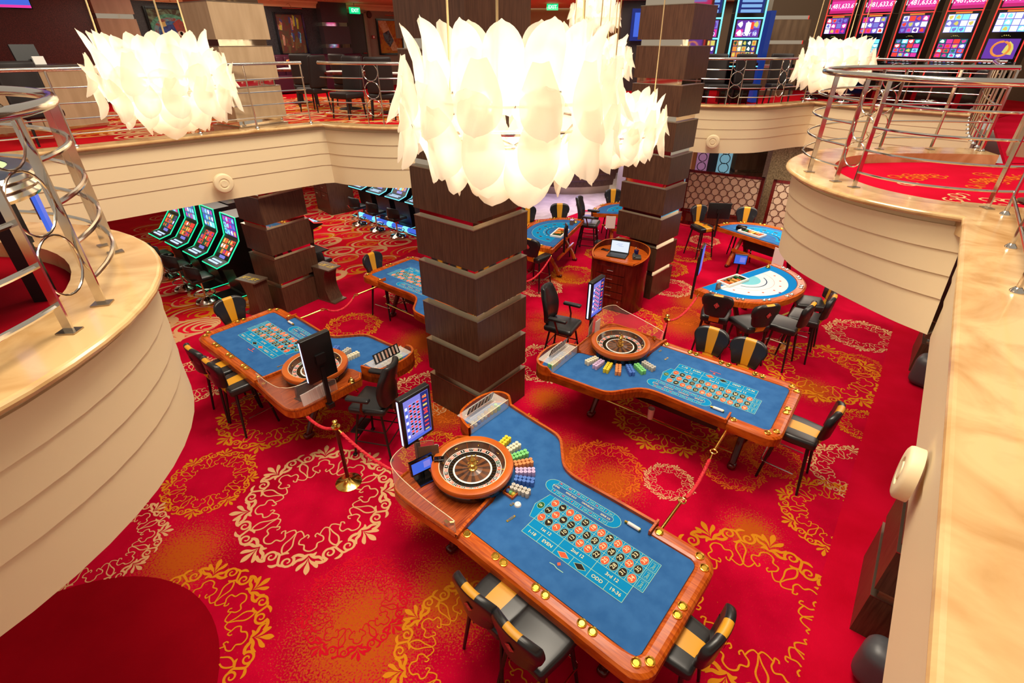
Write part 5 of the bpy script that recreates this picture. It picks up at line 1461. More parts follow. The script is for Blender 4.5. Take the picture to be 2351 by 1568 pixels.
# ================================================================== drawer cabinet at back left, JET shelves
t = thing('drawer_cabinet', 'tall wooden drawer cabinet at back left under the balcony', 'cabinet', (-5.51, 15.13, 0), radians(42))
m = MB(); m.box((.40, .50, .85), (.80, 1.0, 1.7), walnut); m.build('body', t, smooth=0)
t2 = t
for i in range(5):
    for j in (0, 1):
        m = MB(); m.box((-.008, .26 + .48 * j, 1.50 - .24 * i), (.02, .45, .22), cab_wood); d_ = m.build('drawer', t, smooth=0)
        m = MB(); m.tube([(-.03, .19 + .48 * j, 1.52 - .24 * i), (-.03, .34 + .48 * j, 1.52 - .24 * i)], .010, chrome, 6); m.build('drawer_handle', d_)
def jet_stand(x, y, rz, label):
    t = thing('display_stand', label, 'stand', (x, y, 0), rz)
    m = MB(); m.box((0, 0, .72), (.50, .32, .025), mat('bronze_plate', (110, 92, 74), .35, .4)); m.build('top_shelf', t, smooth=0)
    m = MB(); m.box((0, 0, .02), (.50, .32, .03), mat('bronze_plate', (110, 92, 74), .35, .4)); m.build('base_plate', t, smooth=0)
    m = MB(); pr = [(-.04 - .12 * (abs(z - .36) / .36) ** 2, z) for z in [.03 + .68 * i / 10 for i in range(11)]]
    vs = []
    for s_ in (-.16, .16):
        for x_, z in pr: vs.append((x_, s_, z))
    for s_ in (-.16, .16):
        for x_, z in pr: vs.append((.20, s_, z))
    L = 11
    fs = [(i, i + 1, L + i + 1, L + i) for i in range(L - 1)] + [(2 * L + i, 3 * L + i, 3 * L + i + 1, 2 * L + i + 1) for i in range(L - 1)] + [(i, 2 * L + i, 2 * L + i + 1, i + 1) for i in range(L - 1)] + [(L + i, L + i + 1, 3 * L + i + 1, 3 * L + i) for i in range(L - 1)]
    m.add(vs, fs, walnut); m.build('pedestal', t, smooth=30)
    m = MB()
    for px in (-.12, .10): m.text('JET', (px, -.02), .13, mat('jet_gold', (226, 190, 20), .5), 0, .7335)
    m.build('lettering', t, smooth=0)
jet_stand(-4.93, 8.74, radians(-25), 'bronze shelf stand lettered JET left of the pillar by the slot machines')
jet_stand(-3.72, 9.35, radians(150), 'bronze shelf stand lettered JET right of the pillar by the slot machines')

# ================================================================== slot machines, ground floor
def screen_grid(m, x0, x1, z0, z1, y, nx, nz, cols, bgc, seed, fy):
    # fy(z)->y of the tilted face
    r = random.Random(seed)
    m.add([(x0, fy(z0), z0), (x1, fy(z0), z0), (x1, fy(z1), z1), (x0, fy(z1), z1)], [(0, 1, 2, 3)], bgc)
    dx = (x1 - x0) / nx; dz = (z1 - z0) / nz
    for i in range(nx):
        for j in range(nz):
            a, b2 = x0 + dx * (i + .06), x0 + dx * (i + .94); c, d = z0 + dz * (j + .07), z0 + dz * (j + .93)
            c1, c2 = r.choice(cols), r.choice(cols + [e_white, e_yel])
            m.add([(a, fy(c) - .001, c), (b2, fy(c) - .001, c), (b2, fy(d) - .001, d), (a, fy(d) - .001, d)], [(0, 1, 2, 3)], c1)
            cx, cz = (a + b2) / 2, (c + d) / 2; P = []; ph = r.random()
            for q in range(7):
                u = 2 * pi * q / 7 + ph; k_ = .32 + .14 * (q % 2); zz = cz + (d - c) * k_ * sin(u); P.append((cx + (b2 - a) * k_ * cos(u), fy(zz) - .002, zz))
            m.add(P, [tuple(range(7))], c2)
def slot_machine(name, label, loc, rz, glow, seed, tall=1.62, colsA=None, colsB=None, bgA=None, bgB=None):
    t = thing(name, label, 'slot machine', loc, rz)
    w = .62; h = tall
    side = [(-.24, 0), (.34, 0), (.34, h), (.02, h), (-.02, h * .72), (-.34, h * .50), (-.58, h * .475), (-.58, h * .44), (-.30, h * .40), (-.22, .08)]
    m = MB()
    n = len(side); vs = [(-w / 2, y, z) for y, z in side] + [(w / 2, y, z) for y, z in side]
    m.add(vs, [(i, n + i, n + (i + 1) % n, (i + 1) % n) for i in range(n)] + [tuple(range(n)), tuple(range(2 * n - 1, n - 1, -1))], blk)
    m.build('cabinet', t, smooth=0, recalc=True)
    def f1(z): return -.02 + (.04) * (z - h * .72) / (h * .28) - .006
    def f2(z): return -.34 + .32 * (z - h * .50) / (h * .22) - .008
    m = MB(); screen_grid(m, -.24, .24, h * .745, h * .98, 0, 4, 3, colsA or [e_cyan, e_lilac, e_pink, e_blue], bgA or e_teal, seed, f1); m.build('upper_display', t, smooth=0)
    m = MB(); screen_grid(m, -.24, .24, h * .545, h * .70, 0, 5, 3, colsB or [e_red, e_orange, e_dgreen, e_red, e_purple], bgB or e_dgreen, seed + 3, f2); m.build('reel_display', t, smooth=0)
    m = MB()
    for i in range(6):
        for j in range(2): m.rbox((-.19 + .065 * i + .02 * j, -.49 + .07 * j, h * .484 + .004 + .008 * j), (.048, .045, .016), .006, em('button', (190, 215, 255), 1.3), k=1, n=1)
    m.add([(-.1, f2(h * .508), h * .508), (.12, f2(h * .508), h * .508), (.12, f2(h * .537), h * .537), (-.1, f2(h * .537), h * .537)], [(0, 1, 2, 3)], e_lilac)
    m.build('button_deck', t, smooth=0)
    m = MB()
    for s_ in (-1, 1):
        m.tube([(s_ * (w / 2 + .002), y - .004, z) for y, z in ((-.585, h * .465), (-.345, h * .497), (-.028, h * .72), (.015, h), )], .011, glow, 6)
    m.tube([(-w / 2, .015, h), (w / 2, .015, h)], .011, glow, 6); m.tube([(-w / 2, -.585, h * .465), (w / 2, -.585, h * .465)], .011, glow, 6)
    m.build('edge_light', t, smooth=30)
    m = MB(); m.tube([(-w / 2, -.6, .03), (w / 2, -.6, .03)], .007, glow, 6)
    m.tube([(w / 2, -.6, .03), (w / 2, .0, .03)], .007, glow, 6)
    m.build('foot_light', t, smooth=30)
    m = MB(); m.box((0, -.41, .015), (w * .98, .42, .03), blk); m.build('foot_plate', t, smooth=0)
    return t
gd = (-.78, .62); ga = atan2(gd[1], gd[0]) + pi      # row direction, machines face away from the wall
G0 = (-5.66, 9.80)
for i in range(4):
    x, y = G0[0] + gd[0] * .92 * i, G0[1] + gd[1] * .92 * i
    slot_machine('slot_machine', 'green-edged slot machine, %s of the row beside the left pillar' % ('nearest', 'second', 'third', 'fourth and half hidden')[i], (x, y, 0), atan2(-gd[1], -gd[0]), e_green, 10 + i, 1.62, bgA=(e_purple, e_teal, e_teal, e_teal)[i])
# end panel with script
t = thing('end_panel', 'dark end panel with white script marks between the green slot machine and the pillar', 'panel', (G0[0] + .50 * .78 + .22, G0[1] - .5 * .62 + .22, 0), atan2(-gd[1], -gd[0]))
m = MB(); m.box((0, 0, .83), (.16, .05, 1.66), mat('end_panel_grey', (62, 56, 52), .4)); m.build('board', t, smooth=0)
m = MB()
for i in range(7): m.strip(spiral(0, .35 + .11 * i, .03, .012, i * 1.3, .8, 8), .010, .028, white)
m.v = [(x, -z, y + .25) for x, y, z in m.v]; m.build('script_marks', t, smooth=0)
# dark machines behind with signal candles
for i, (x, y) in enumerate(((-6.2, 11.3), (-5.3, 11.9))):
    t = slot_machine('slot_machine', ('dark red-edged slot machine behind the green row, left one', 'dark red-edged slot machine behind the green row, beside the pillar')[i], (x, y, 0), atan2(-gd[1], -gd[0]) + pi, e_red, 30 + i, 1.55)
    m = MB(); m.lathe([(.025, 0), (.025, .05)], (.1, .1, 1.55), e_dgreen, 10); m.lathe([(.025, .05), (.025, .1)], (.1, .1, 1.55), e_yel, 10); m.lathe([(.025, .1), (.025, .15), (0, .16)], (.1, .1, 1.55), e_red, 10, ); m.build('signal_candle', t)
bd = (-.72, .62)
for i in range(4):
    x, y = -2.35 + bd[0] * .92 * (i - .15), 13.75 + bd[1] * .92 * (i - .15)
    slot_machine('slot_machine', 'blue-lit slot machine, %s in the row seen under the balcony' % ('rightmost, half behind the pillar', 'second from right', 'third from right', 'leftmost')[i], (x, y, 0), atan2(-bd[1], -bd[0]), e_cyan, 50 + i, 1.9, colsA=[e_cyan, e_blue, e_white], colsB=[e_blue, e_orange, e_cyan], bgA=e_dblue, bgB=e_dblue)
# white and blue rail at the feet of the blue machines
m = MB(); a0 = Vector((-2.2, 13.0, .06)); b0 = Vector((-4.6, 15.05, .06)); m.tube([a0, b0], .07, e_blue, 8)
for i in range(5): p = a0.lerp(b0, .06 + .22 * i); m.tube([p, p + (b0 - a0) * .07], .075, e_cyan, 8)
tag(m.build('floor_light_tube', smooth=30), 'glowing blue tube on the floor under the blue slot machines', 'light')
# slot stools
def make_slot_stool():
    t = thing('slot_stool', 'x', 'stool')
    m = MB(); m.lathe([(.21, 0), (.215, .02), (.20, .045), (.14, .06), (.07, .085), (.035, .12)], (0, 0, .015), chrome, 28); m.build('base', t)
    m = MB(); m.lathe([(.022, .1), (.022, .5)], (0, 0, 0), chrome, 12); m.build('column', t)
    m = MB(); m.tube([(.19 * cos(2 * pi * i / 24), .19 * sin(2 * pi * i / 24), .20) for i in range(24)], .011, chrome, 8, closed=True)
    for i in range(3): a = 2 * pi * i / 3; m.tube([(.02 * cos(a), .02 * sin(a), .20), (.19 * cos(a), .19 * sin(a), .20)], .008, chrome, 6)
    m.build('foot_ring', t)
    m = MB(); m.rbox((0, 0, .54), (.46, .44, .09), .04, leather, warp=seat_warp, k=6); m.build('seat', t)
    m = MB(); m.rbox((0, -.20, .72), (.46, .06, .26), .03, leather, warp=lambda x, y, z: (x * (1 - .15 * max(0, z) / .13), y + .16 * (x / .23) ** 2, z - .05 * (x / .23) ** 2), k=8); m.build('backrest', t)
    m = MB(); m.tube([(-.04, -.22, .55), (-.05, -.26, .63)], .009, chrome, 6); m.tube([(.0, -.22, .55), (-.01, -.26, .63)], .009, chrome, 6); m.build('back_bracket', t)
    return t
ss = make_slot_stool(); firstS = [True]
def sstool(x, y, fx, fy, label, z=0):
    rz = atan2(fy, fx) - pi / 2
    if firstS[0]: ss.location = (x, y, z); ss.rotation_euler = (0, 0, rz); ss['label'] = label; firstS[0] = False
    else: dup(ss, (x, y, z), rz, label)
gf = (.62, .78)
sstool(-6.22, 9.20, *gf, 'slot stool with chrome ring base in front of the nearest green slot machine')
sstool(-7.0, 9.80, *gf, 'slot stool in front of the second green slot machine')
sstool(-7.75, 10.42, *gf, 'slot stool in front of the third green slot machine')
sstool(-8.6, 10.75, *gf, 'slot stool farthest left, partly behind the round balcony')
sstool(-3.1, 13.15, .62, .72, 'slot stool at the blue machines, nearest the middle pillar')
sstool(-3.78, 13.68, .62, .72, 'slot stool at the blue machines, middle of the three')
sstool(-4.42, 14.22, .62, .72, 'slot stool at the blue machines, beside the drawer cabinet')
sstool(-4.15, 10.05, .3, .9, 'black slot stool just right of the pillar behind the JET stand')
# odds and ends on the carpet
m = MB(); m.lathe([(0, 0), (.028, 0), (.034, .09), (.03, .09), (.024, .01)], (0, 0, 0), white, 16); tag(m.build('paper_cup', loc=(-.98, 4.86, 0)), 'white cup on the carpet at the foot of the middle pillar', 'cup')
def metal_strip(x, y, rz, l, label):
    m = MB(); m.box((0, 0, .004), (l, .035, .006), steel)
    for i in range(6): m.box((-l * .38 + l * .15 * i, 0, .0075), (.02, .02, .001), blk)
    tag(m.build('floor_strip', loc=(x, y, .001), rz=rz, smooth=0), label, 'floor socket')
metal_strip(1.18, 3.72, radians(-38), .28, 'thin metal floor strip on the carpet between the two roulette tables')
metal_strip(-1.02, 4.25, radians(-38), .26, 'thin metal floor strip on the carpet left of the nearest wheel')
# seats poking out under the right gallery
m = MB(); m.rbox((0, 0, .25), (.30, .34, .46), .12, mat('grey_pad', (70, 70, 74), .4), k=3); o_ = m.build('grey_pouffe', loc=(2.98, 2.12, 0), rz=.7); tag(o_, 'grey padded seat beside the dark pillar base at the lower right edge', 'seat')
m = MB(); m.rbox((0, 0, .25), (.35, .35, .5), .12, mat('grey_pad', (70, 70, 74), .4), k=3); tag(m.build('grey_pouffe', loc=(6.35, 6.35, 0), rz=.7), 'grey padded seat beside the dark pillar base under the right balcony', 'seat')
# plastic beaker and brass foot rail below table two
x, y = tw(2, .33, 1.12); m = MB(); m.lathe([(0, 0), (.035, 0), (.045, .16), (.043, .16), (.033, .005)], (0, 0, 0), mat('milky_plastic', (200, 150, 140), .2), 20); tag(m.build('plastic_beaker', loc=(x, y, .348)), 'milky plastic beaker on the brass rail under the right-hand roulette table', 'beaker')
# ================================================================== railings
def railing(label, path, ztop, posts, pr='round', inset=0., rails=4, rr=.009, top_r=.024, rings=(), zb=None, mids=None, glass=False):
    """path = 2-D line of the railing; posts = arc lengths; rings = pairs of arc lengths"""
    zb = ZL if zb is None else zb
    t = thing('balcony_railing', label, 'railing', (0, 0, 0))
    m = MB(); m.tube([(p[0], p[1], ztop) for p in path], top_r, chrome, 12); m.build('handrail', t)
    H = ztop - zb
    zs = [zb + H * f for f in (mids or [.17, .37, .57, .77][:rails])]
    gaps = list(rings)
    Lp = plen(path)
    for z in zs:
        spans = []; a = 0
        for (g0, g1) in sorted(gaps): spans.append((a, g0)); a = g1
        spans.append((a, Lp))
        m = MB()
        for (a, b2) in spans:
            if b2 - a < .02: continue
            n = max(2, int((b2 - a) / .08)); m.tube([(*seg_at(path, a + (b2 - a) * i / n)[0], z) for i in range(n + 1)], rr, chrome, 8)
        m.build('rail', t)
    allp = sorted(list(posts) + [g for q in gaps for g in q])
    for s_ in allp:
        (x, y), (dx, dy) = seg_at(path, s_); m = MB()
        thin = any(abs(s_ - g) < 1e-6 for q in gaps for g in q) and pr == 'round'
        if pr == 'flat': m.box((x, y, (zb + ztop) / 2), (.012, .045, H), chrome, rz=atan2(dy, dx)); m.box((x, y, zb + .004), (.07, .09, .008), steel, rz=atan2(dy, dx))
        else:
            m.cone((x, y, zb), (x, y, ztop), .009 if thin else .014, .009 if thin else .014, chrome, 8)
            if not thin: m.lathe([(.035, 0), (.035, .008), (.016, .03)], (x, y, zb), chrome, 12)
        m.build('post', t, smooth=40)
    for (g0, g1) in gaps:
        (x0, y0), _ = seg_at(path, g0); (x1, y1), _ = seg_at(path, g1)
        cx, cy = (x0 + x1) / 2, (y0 + y1) / 2; d = hypot(x1 - x0, y1 - y0); ux, uy = (x1 - x0) / d, (y1 - y0) / d; r = d / 2 - .008
        zc0 = zb + H * .30
        for i in range(3):
            zc = zc0 + (2 * r + .006) * (i) ; m = MB()
            m.tube([(cx + ux * r * cos(2 * pi * q / 24), cy + uy * r * cos(2 * pi * q / 24), zc + r * sin(2 * pi * q / 24)) for q in range(24)], .006, chrome, 6, closed=True); m.build('ring', t)
    return t
pA = [p for p in edge if p[0] < 4.2]
iB = 5
# long railing, upper left to the bend
seg1 = offset([(-9.4, 3.6), (-6.57, 6.4), (-5.76, 7.17), (-4.73, 8.2), (-3.42, 9.38)], .10)
def s_of(path, x):
    acc = 0
    for i in range(1, len(path)):
        l = hypot(path[i][0] - path[i - 1][0], path[i][1] - path[i - 1][1])
        if (path[i - 1][0] - x) * (path[i][0] - x) <= 0: return acc + l * abs((x - path[i - 1][0]) / ((path[i][0] - path[i - 1][0]) or 1))
        acc += l
    return acc
railing('long straight railing on the left gallery, from the frame edge to the bend', seg1, 4.27, [s_of(seg1, x) for x in (-7.9, -7.0, -5.9, -4.80, -4.17)] + [plen(seg1) - .02])
i0 = next(i for i, p in enumerate(edge) if p[0] > -3.35 and p[1] > 9)
seg2 = offset([p for p in edge[i0:] if p[0] < 4.05][:40], .10)
LA = plen(seg2)
sr = s_of(seg2, -2.42)
railing('curved railing with three rings left of the middle pillar', seg2, 4.27, [.9 + .95 * i for i in range(1, int(LA))], rings=[(sr, sr + .27)])
i1 = edge.index(arc_r[0])
seg3 = offset(edge[i1:], .10)
sx = [s_of(seg3, 4.78), s_of(seg3, 5.93)]
railing('curved railing on the far right gallery with two ring panels', seg3, 4.25, [s_of(seg3, 6.9)] + [s_of(seg3, 6.9) + .75 * i for i in range(1, 6)], rings=[(sx[0], sx[0] + .27), (sx[1], sx[1] + .27)])
# near left drum: flat posts, thick handrail
c0 = (-3.84, 2.0); rad = 1.68
pL = [(-7.0, .40), (-4.4, .32)] + [(c0[0] + rad * cos(radians(a)), c0[1] + rad * sin(radians(a))) for a in range(-84, 88, 6)] + [(-4.4, 3.58), (-7.0, 3.68)]
def s_ang(a):
    return 2.6 + 0.4 + 0
pl_posts = []
acc = 0; tgt = [(-2.22, 2.13), (-2.28, 2.41), (-2.88, 3.29), (-2.72, 3.14), (-2.5, 1.0), (-3.9, 3.6), (-5.5, 3.62)]
def s_near(path, q):
    best = (9e9, 0); acc = 0
    for i in range(1, len(path)):
        a, b2 = path[i - 1], path[i]; l = hypot(b2[0] - a[0], b2[1] - a[1]); 
        for u in range(9):
            p = (a[0] + (b2[0] - a[0]) * u / 8, a[1] + (b2[1] - a[1]) * u / 8); d = hypot(p[0] - q[0], p[1] - q[1])
            if d < best[0]: best = (d, acc + l * u / 8)
        acc += l
    return best[1]
sp = [s_near(pL, q) for q in tgt]
railing('close curved railing of flat steel posts at the left edge of the photo', pL, 4.30, sp[2:], pr='flat', rr=.014, top_r=.030, rings=[(sp[0], sp[1])], mids=[.15, .36, .57, .78])
# near right drum
pR = [(2.35, 1.75), (2.86, 2.58), (3.44, 3.30), (4.05, 4.07)]
pR2 = catmull([(4.60, 4.25), (4.05, 4.25), (3.65, 4.42), (3.42, 4.68), (3.32, 5.0), (3.27, 5.3), (3.24, 5.65), (3.36, 6.1), (3.6, 6.45), (3.95, 6.75), (4.4, 6.92), (5.0, 6.98), (5.6, 6.95), (6.1, 6.85)], 6)
pk = [s_near(pR2, q) for q in ((3.24, 5.63), (3.29, 5.2), (3.33, 4.96), (4.55, 6.93), (4.85, 6.97), (4.05, 4.25), (5.5, 6.95), (6.08, 6.86))]
railing('close curved railing with ring panels round the right-hand balcony bulge', pR2, 4.30, [pk[0], pk[5], pk[6], pk[7]], pr='flat', rr=.011, top_r=.028, rings=[(pk[2], pk[1]) if pk[2] < pk[1] else (pk[1], pk[2]), (min(pk[3], pk[4]), max(pk[3], pk[4]))], mids=[.15, .36, .57, .78])
railing('railing on the marble ledge at the right edge of the photo', [(4.05, 4.07), (3.44, 3.30), (2.86, 2.58), (1.7, 1.1), (.4, -.5)], 4.30, [.0, .98, 1.90, 3.4, 5.2], rr=.012, top_r=.028, mids=[.15, .36, .57, .78])
railing('tall bunched railing at the stair head, upper right', [(6.1, 6.85), (6.35, 7.3), (6.9, 8.1), (7.6, 9.0), (8.4, 10.0), (9.1, 10.75)], 4.28, [0, .3, .6, .9, 1.3, 1.7, 2.2, 2.8, 3.4, 4.0, 4.6], rr=.009, top_r=.022)
# ================================================================== chandeliers
def petal_mesh():
    m = MB(); n, k = 8, 13; vs = []
    for j in range(k + 1):
        tt = radians(82) * max(0, j - 6) / (k - 6)
        v = .64 * j / 6 if j < 6 else .64 + .36 * sin(tt)
        w = .112 * (.36 + .64 * sin(pi / 2 * min(1, v / .6))) * cos(tt)
        for i in range(n + 1):
            u = -1 + 2 * i / n
            vs.append((u * w, -.045 * (u * w / .112) ** 2 + .03 * v * v + .005 * sin(5 * u * w / .112 + 9 * v), .30 * v + .004 * cos(3 * u)))
    m.add(vs, [(j * (n + 1) + i, j * (n + 1) + i + 1, (j + 1) * (n + 1) + i + 1, (j + 1) * (n + 1) + i) for j in range(k) for i in range(n)], petal_m)
    return m
def chandelier(loc, label, first, seed, sc=1.):
    t = thing('chandelier', label, 'chandelier', loc); t.scale = (.97, .97, 1)
    r = random.Random(seed)
    # rows: radius, z, tilt from vertical (0 = up, 180 = down), count, size
    rowsP = [(.42, .03, -2, 15, 1.05, .74), (.36, .02, 8, 8, .8, .8), (.49, .21, 173, 14, .95, .82), (.46, -.12, 10, 12, .85, .85), (.525, .05, 186, 14, .95, .86), (.47, -.05, 203, 12, .95, .95), (.36, -.13, 215, 10, .95, 1.05), (.24, -.19, 232, 7, .9, 1.15), (.12, -.22, 250, 4, .8, 1.1)]
    n = 0
    for q, (R_, z, tilt, cnt, sz, ws) in enumerate(rowsP):
        for i in range(cnt):
            a = 2 * pi * (i + .5 * (q % 2)) / cnt + r.uniform(-.05, .05) + seed
            o = (petal0 if n or not first else petal0).copy() if (n or not first) else petal0
            if o is not petal0: COL.objects.link(o)
            o.parent = t; n += 1
            o.location = (R_ * cos(a), R_ * sin(a), z + r.uniform(-.012, .012))
            tl = radians(tilt + r.uniform(-9, 9))
            # petal grows along +z, curls toward +y; face +y outward
            M = Matrix.Rotation(a - pi / 2, 4, 'Z') @ Matrix.Rotation(-tl, 4, 'X')
            if 90 < tilt: M = M @ Matrix.Rotation(pi, 4, 'Z')
            if 90 < tilt: pass
            e = M.to_euler(); o.rotation_euler = e; o.scale = (ws * r.uniform(.92, 1.08), sz, sz * r.uniform(.94, 1.06))
    m = MB()
    for R_, z in ((.40, .05), (.42, -.05), (.25, -.13)): m.tube([(R_ * cos(2 * pi * i / 24), R_ * sin(2 * pi * i / 24), z) for i in range(24)], .006, chrome, 6, closed=True)
    for i in range(6): a = 2 * pi * i / 6; m.tube([(.40 * cos(a), .40 * sin(a), .05), (.25 * cos(a), .25 * sin(a), -.13), (.02, 0, -.16)], .005, chrome, 6)
    m.build('frame', t)
    for i in range(5): a = 2 * pi * i / 5; m = MB(); m.rbox((.15 * cos(a), .15 * sin(a), .02), (.07, .07, .10), .034, bulb_m, k=1, n=3); m.build('bulb', t)
    for i in range(3):
        a = 2 * pi * i / 3 + seed * .7 + .4; m = MB(); m.tube([(.38 * cos(a), .38 * sin(a), .05), (.30 * cos(a), .30 * sin(a), 3.3)], .006, mat('pale_cable', (206, 180, 130), .4), 6); m.build('cable', t)
    l = bpy.data.lights.new('lamp', 'POINT'); l.energy = 14; l.color = (1, .89, .72); l.shadow_soft_size = .12
    lo = bpy.data.objects.new('lamp', l); lo.location = (0, 0, .04); lo.parent = t; COL.objects.link(lo)
petal0 = petal_mesh().build('petal', smooth=60)
CHN = [((-.01, 2.54, 4.30), 'largest chandelier of pale petals hanging in the centre foreground'), ((-2.81, 4.57, 4.29), 'petal chandelier hanging at upper left in front of the eye painting'),
       ((1.10, 5.66, 3.80), 'petal chandelier right behind the largest one, lowest of those beside the far pillar'), ((1.26, 8.49, 4.30), 'petal chandelier behind, its top fringe level with the largest one'),
       ((1.64, 11.88, 5.02), 'small far chandelier cut by the top edge of the photo'), ((4.77, 8.49, 4.28), 'petal chandelier at upper right in front of the red-edged slot machines')]
for i, (p, lb) in enumerate(CHN): chandelier(p, lb, i == 0, i * 1.3)
# ================================================================== upper floor, right: slot machines
def big_slot(loc, rz, label, edge_m, seed, jackpot, style):
    t = thing('slot_machine', label, 'slot machine', loc, rz)
    w = .66
    m = MB(); m.box((0, .12, .95), (w, .34, 1.9), gblk); m.box((0, .14, 2.24), (w, .26, .66), gblk); m.box((0, -.14, .86), (w, .30, .14), gblk, rx=.25); m.build('cabinet', t, smooth=0)
    fy = lambda z: -.056
    def grid(name, z0, z1, nx, nz, cols, bgc, sd):
        m = MB(); screen_grid(m, -.27, .27, z0, z1, 0, nx, nz, cols, bgc, sd, fy); m.v = [(x, y - .002, z) for x, y, z in m.v]; return m
    if style == 'red':
        m = grid('a', 1.50, 1.84, 4, 3, [e_pink, e_lilac, e_white, e_red, e_purple] if seed % 5 < 3 else [e_white, e_cyan, e_lilac, e_white], e_purple if seed % 5 < 3 else e_lilac, seed)
        m.box((0, -.062, 1.865), (.3, .006, .03), e_orange); m.build('upper_display', t, smooth=0)
        if seed % 5 == 4:
            m = grid('b', 1.02, 1.38, 2, 1, [e_purple], e_purple, seed)
            m.tube([(.15 * cos(2 * pi * i / 20), -.065, 1.2 + .13 * sin(2 * pi * i / 20)) for i in range(20)], .022, e_orange, 6, closed=True)
        else: m = grid('b', 1.02, 1.38, 4, 4, [e_pink, e_teal, e_lilac, e_red, e_cyan], e_dblue, seed + 1)
        m.build('reel_display', t, smooth=0)
        m = MB(); m.text('- ' + '* * *' + ' -', (0, 0), .05, e_yel, 0, .0); m.v = [(x, -.06 - z, y + 1.43) for x, y, z in m.v]; m.build('credit_line', t, smooth=0)
        m = MB(); m.box((0, -.0, 2.24), (.6, .01, .60), e_mag); m.box((0, -.007, 2.10), (.56, .01, .20), e_pink); m.box((0, -.008, 2.32), (.40, .01, .08), e_lilac)
        n0 = len(m.v); m.text(jackpot, (0, 0), .135, e_white, 0, 0); m.text('JACKPOT', (0, .34), .11, e_yel, 0, 0)
        m.v = m.v[:n0] + [(x, -.016 - z, y + 2.09) for x, y, z in m.v[n0:]]; m.build('jackpot_sign', t, smooth=0)
    else:
        m = MB(); m.box((0, .0, 2.03), (.58, .02, .36), e_dblue)
        for i in range(3): m.rbox((0, -.02, 2.14 - .10 * i), (.46, .02, .06), .01, em('pill', (130, 180, 235), 1.0), k=1, n=2)
        m.build('jackpot_sign', t, smooth=0)
        m = grid('a', 1.42, 1.76, 3, 2, [e_lilac, e_pink, e_purple], e_purple, seed); m.box((0, -.062, 1.62), (.12, .006, .18), e_white); m.box((.09, -.062, 1.65), (.07, .006, .14), e_red)
        n0 = len(m.v); m.text('LUCKY 10', (0, 0), .10, e_white, 0, 0); m.v = m.v[:n0] + [(x, -.068 - z, y + 1.48) for x, y, z in m.v[n0:]]
        m.build('upper_display', t, smooth=0)
        m = grid('b', 1.0, 1.36, 5, 3, [e_orange, e_dgreen, e_yel, e_purple, e_orange], e_dblue, seed + 1); m.build('reel_display', t, smooth=0)
    m = MB(); e = .012 if style == 'red' else .018
    zs = (.95, 1.90, 2.56) if style == 'red' else (.95, 1.39, 1.80, 2.24)
    for s_ in (-1, 1): m.tube([(s_ * (w / 2), -.06, .55), (s_ * (w / 2), -.06, zs[-1])], e, edge_m, 6)
    for z in zs[1:]: m.tube([(-w / 2, -.06, z), (w / 2, -.06, z)], e, edge_m, 6)
    if style == 'blue': m.tube([(-w / 2, -.3, .82), (w / 2, -.3, .82)], .012, edge_m, 6)
    m.build('edge_light', t, smooth=30)
    m = MB()
    for i in range(6): m.box((-.2 + .08 * i, -.2, .95), (.04, .05, .015), e_white if i % 3 else e_blue, rx=.25)
    m.build('button_deck', t, smooth=0)
ru = (.52, -.854); rn = (-.854, -.52)
names = ['leftmost', 'second', 'third', 'fourth', 'rightmost']
for i in range(5):
    x, y = 8.0 + .34 + ru[0] * .90 * i, 15.45 - .28 + ru[1] * .90 * i
    big_slot((x, y, ZU), atan2(ru[1], ru[0]), 'red-edged slot machine with pink jackpot sign, %s in the upper right row' % names[i], e_red, 60 + i, '1,481,633.67', 'red')
big_slot((5.55, 13.95, ZU), -.06, 'blue-edged slot machine right of the far pillar on the upper floor', e_cyan, 80, '', 'blue')
big_slot((4.60, 14.05, ZU), -.06, 'blue-edged slot machine mostly hidden by the far pillar on the upper floor', e_cyan, 81, '', 'blue')
m = MB(); m.box((6.1, 14.2, ZU + .98), (.12, .5, 1.94), em('side_art', (20, 60, 150), .6)); tag(m.build('lit_side_panel', smooth=0), 'dark blue lit side panel right of the blue-edged slot machine', 'panel')
m = MB(); m.box((6.35, 15.2, ZU + 1.2), (.35, .3, 2.36), mat('grey_column', (110, 104, 92), .4), rz=-.1); tag(m.build('grey_post', smooth=0), 'plain grey post between blue slot machine and dark taupe pillar', 'post')
m = MB(); m.box((3.75, 17.4, ZU + 1.75), (.5, .06, .8), e_dblue); m.box((3.75, 17.35, ZU + 1.75), (.34, .03, .6), e_blue); tag(m.build('wall_screen', smooth=0), 'blue wall screen between the top chandelier and the far pillar', 'screen')
m = MB(); m.box((3.9, 17.8, ZU + 1.18), (1.3, .4, 2.36), mat('dark_column', (52, 44, 44), .4)); struct(m.build('wall_far_pier', smooth=0))
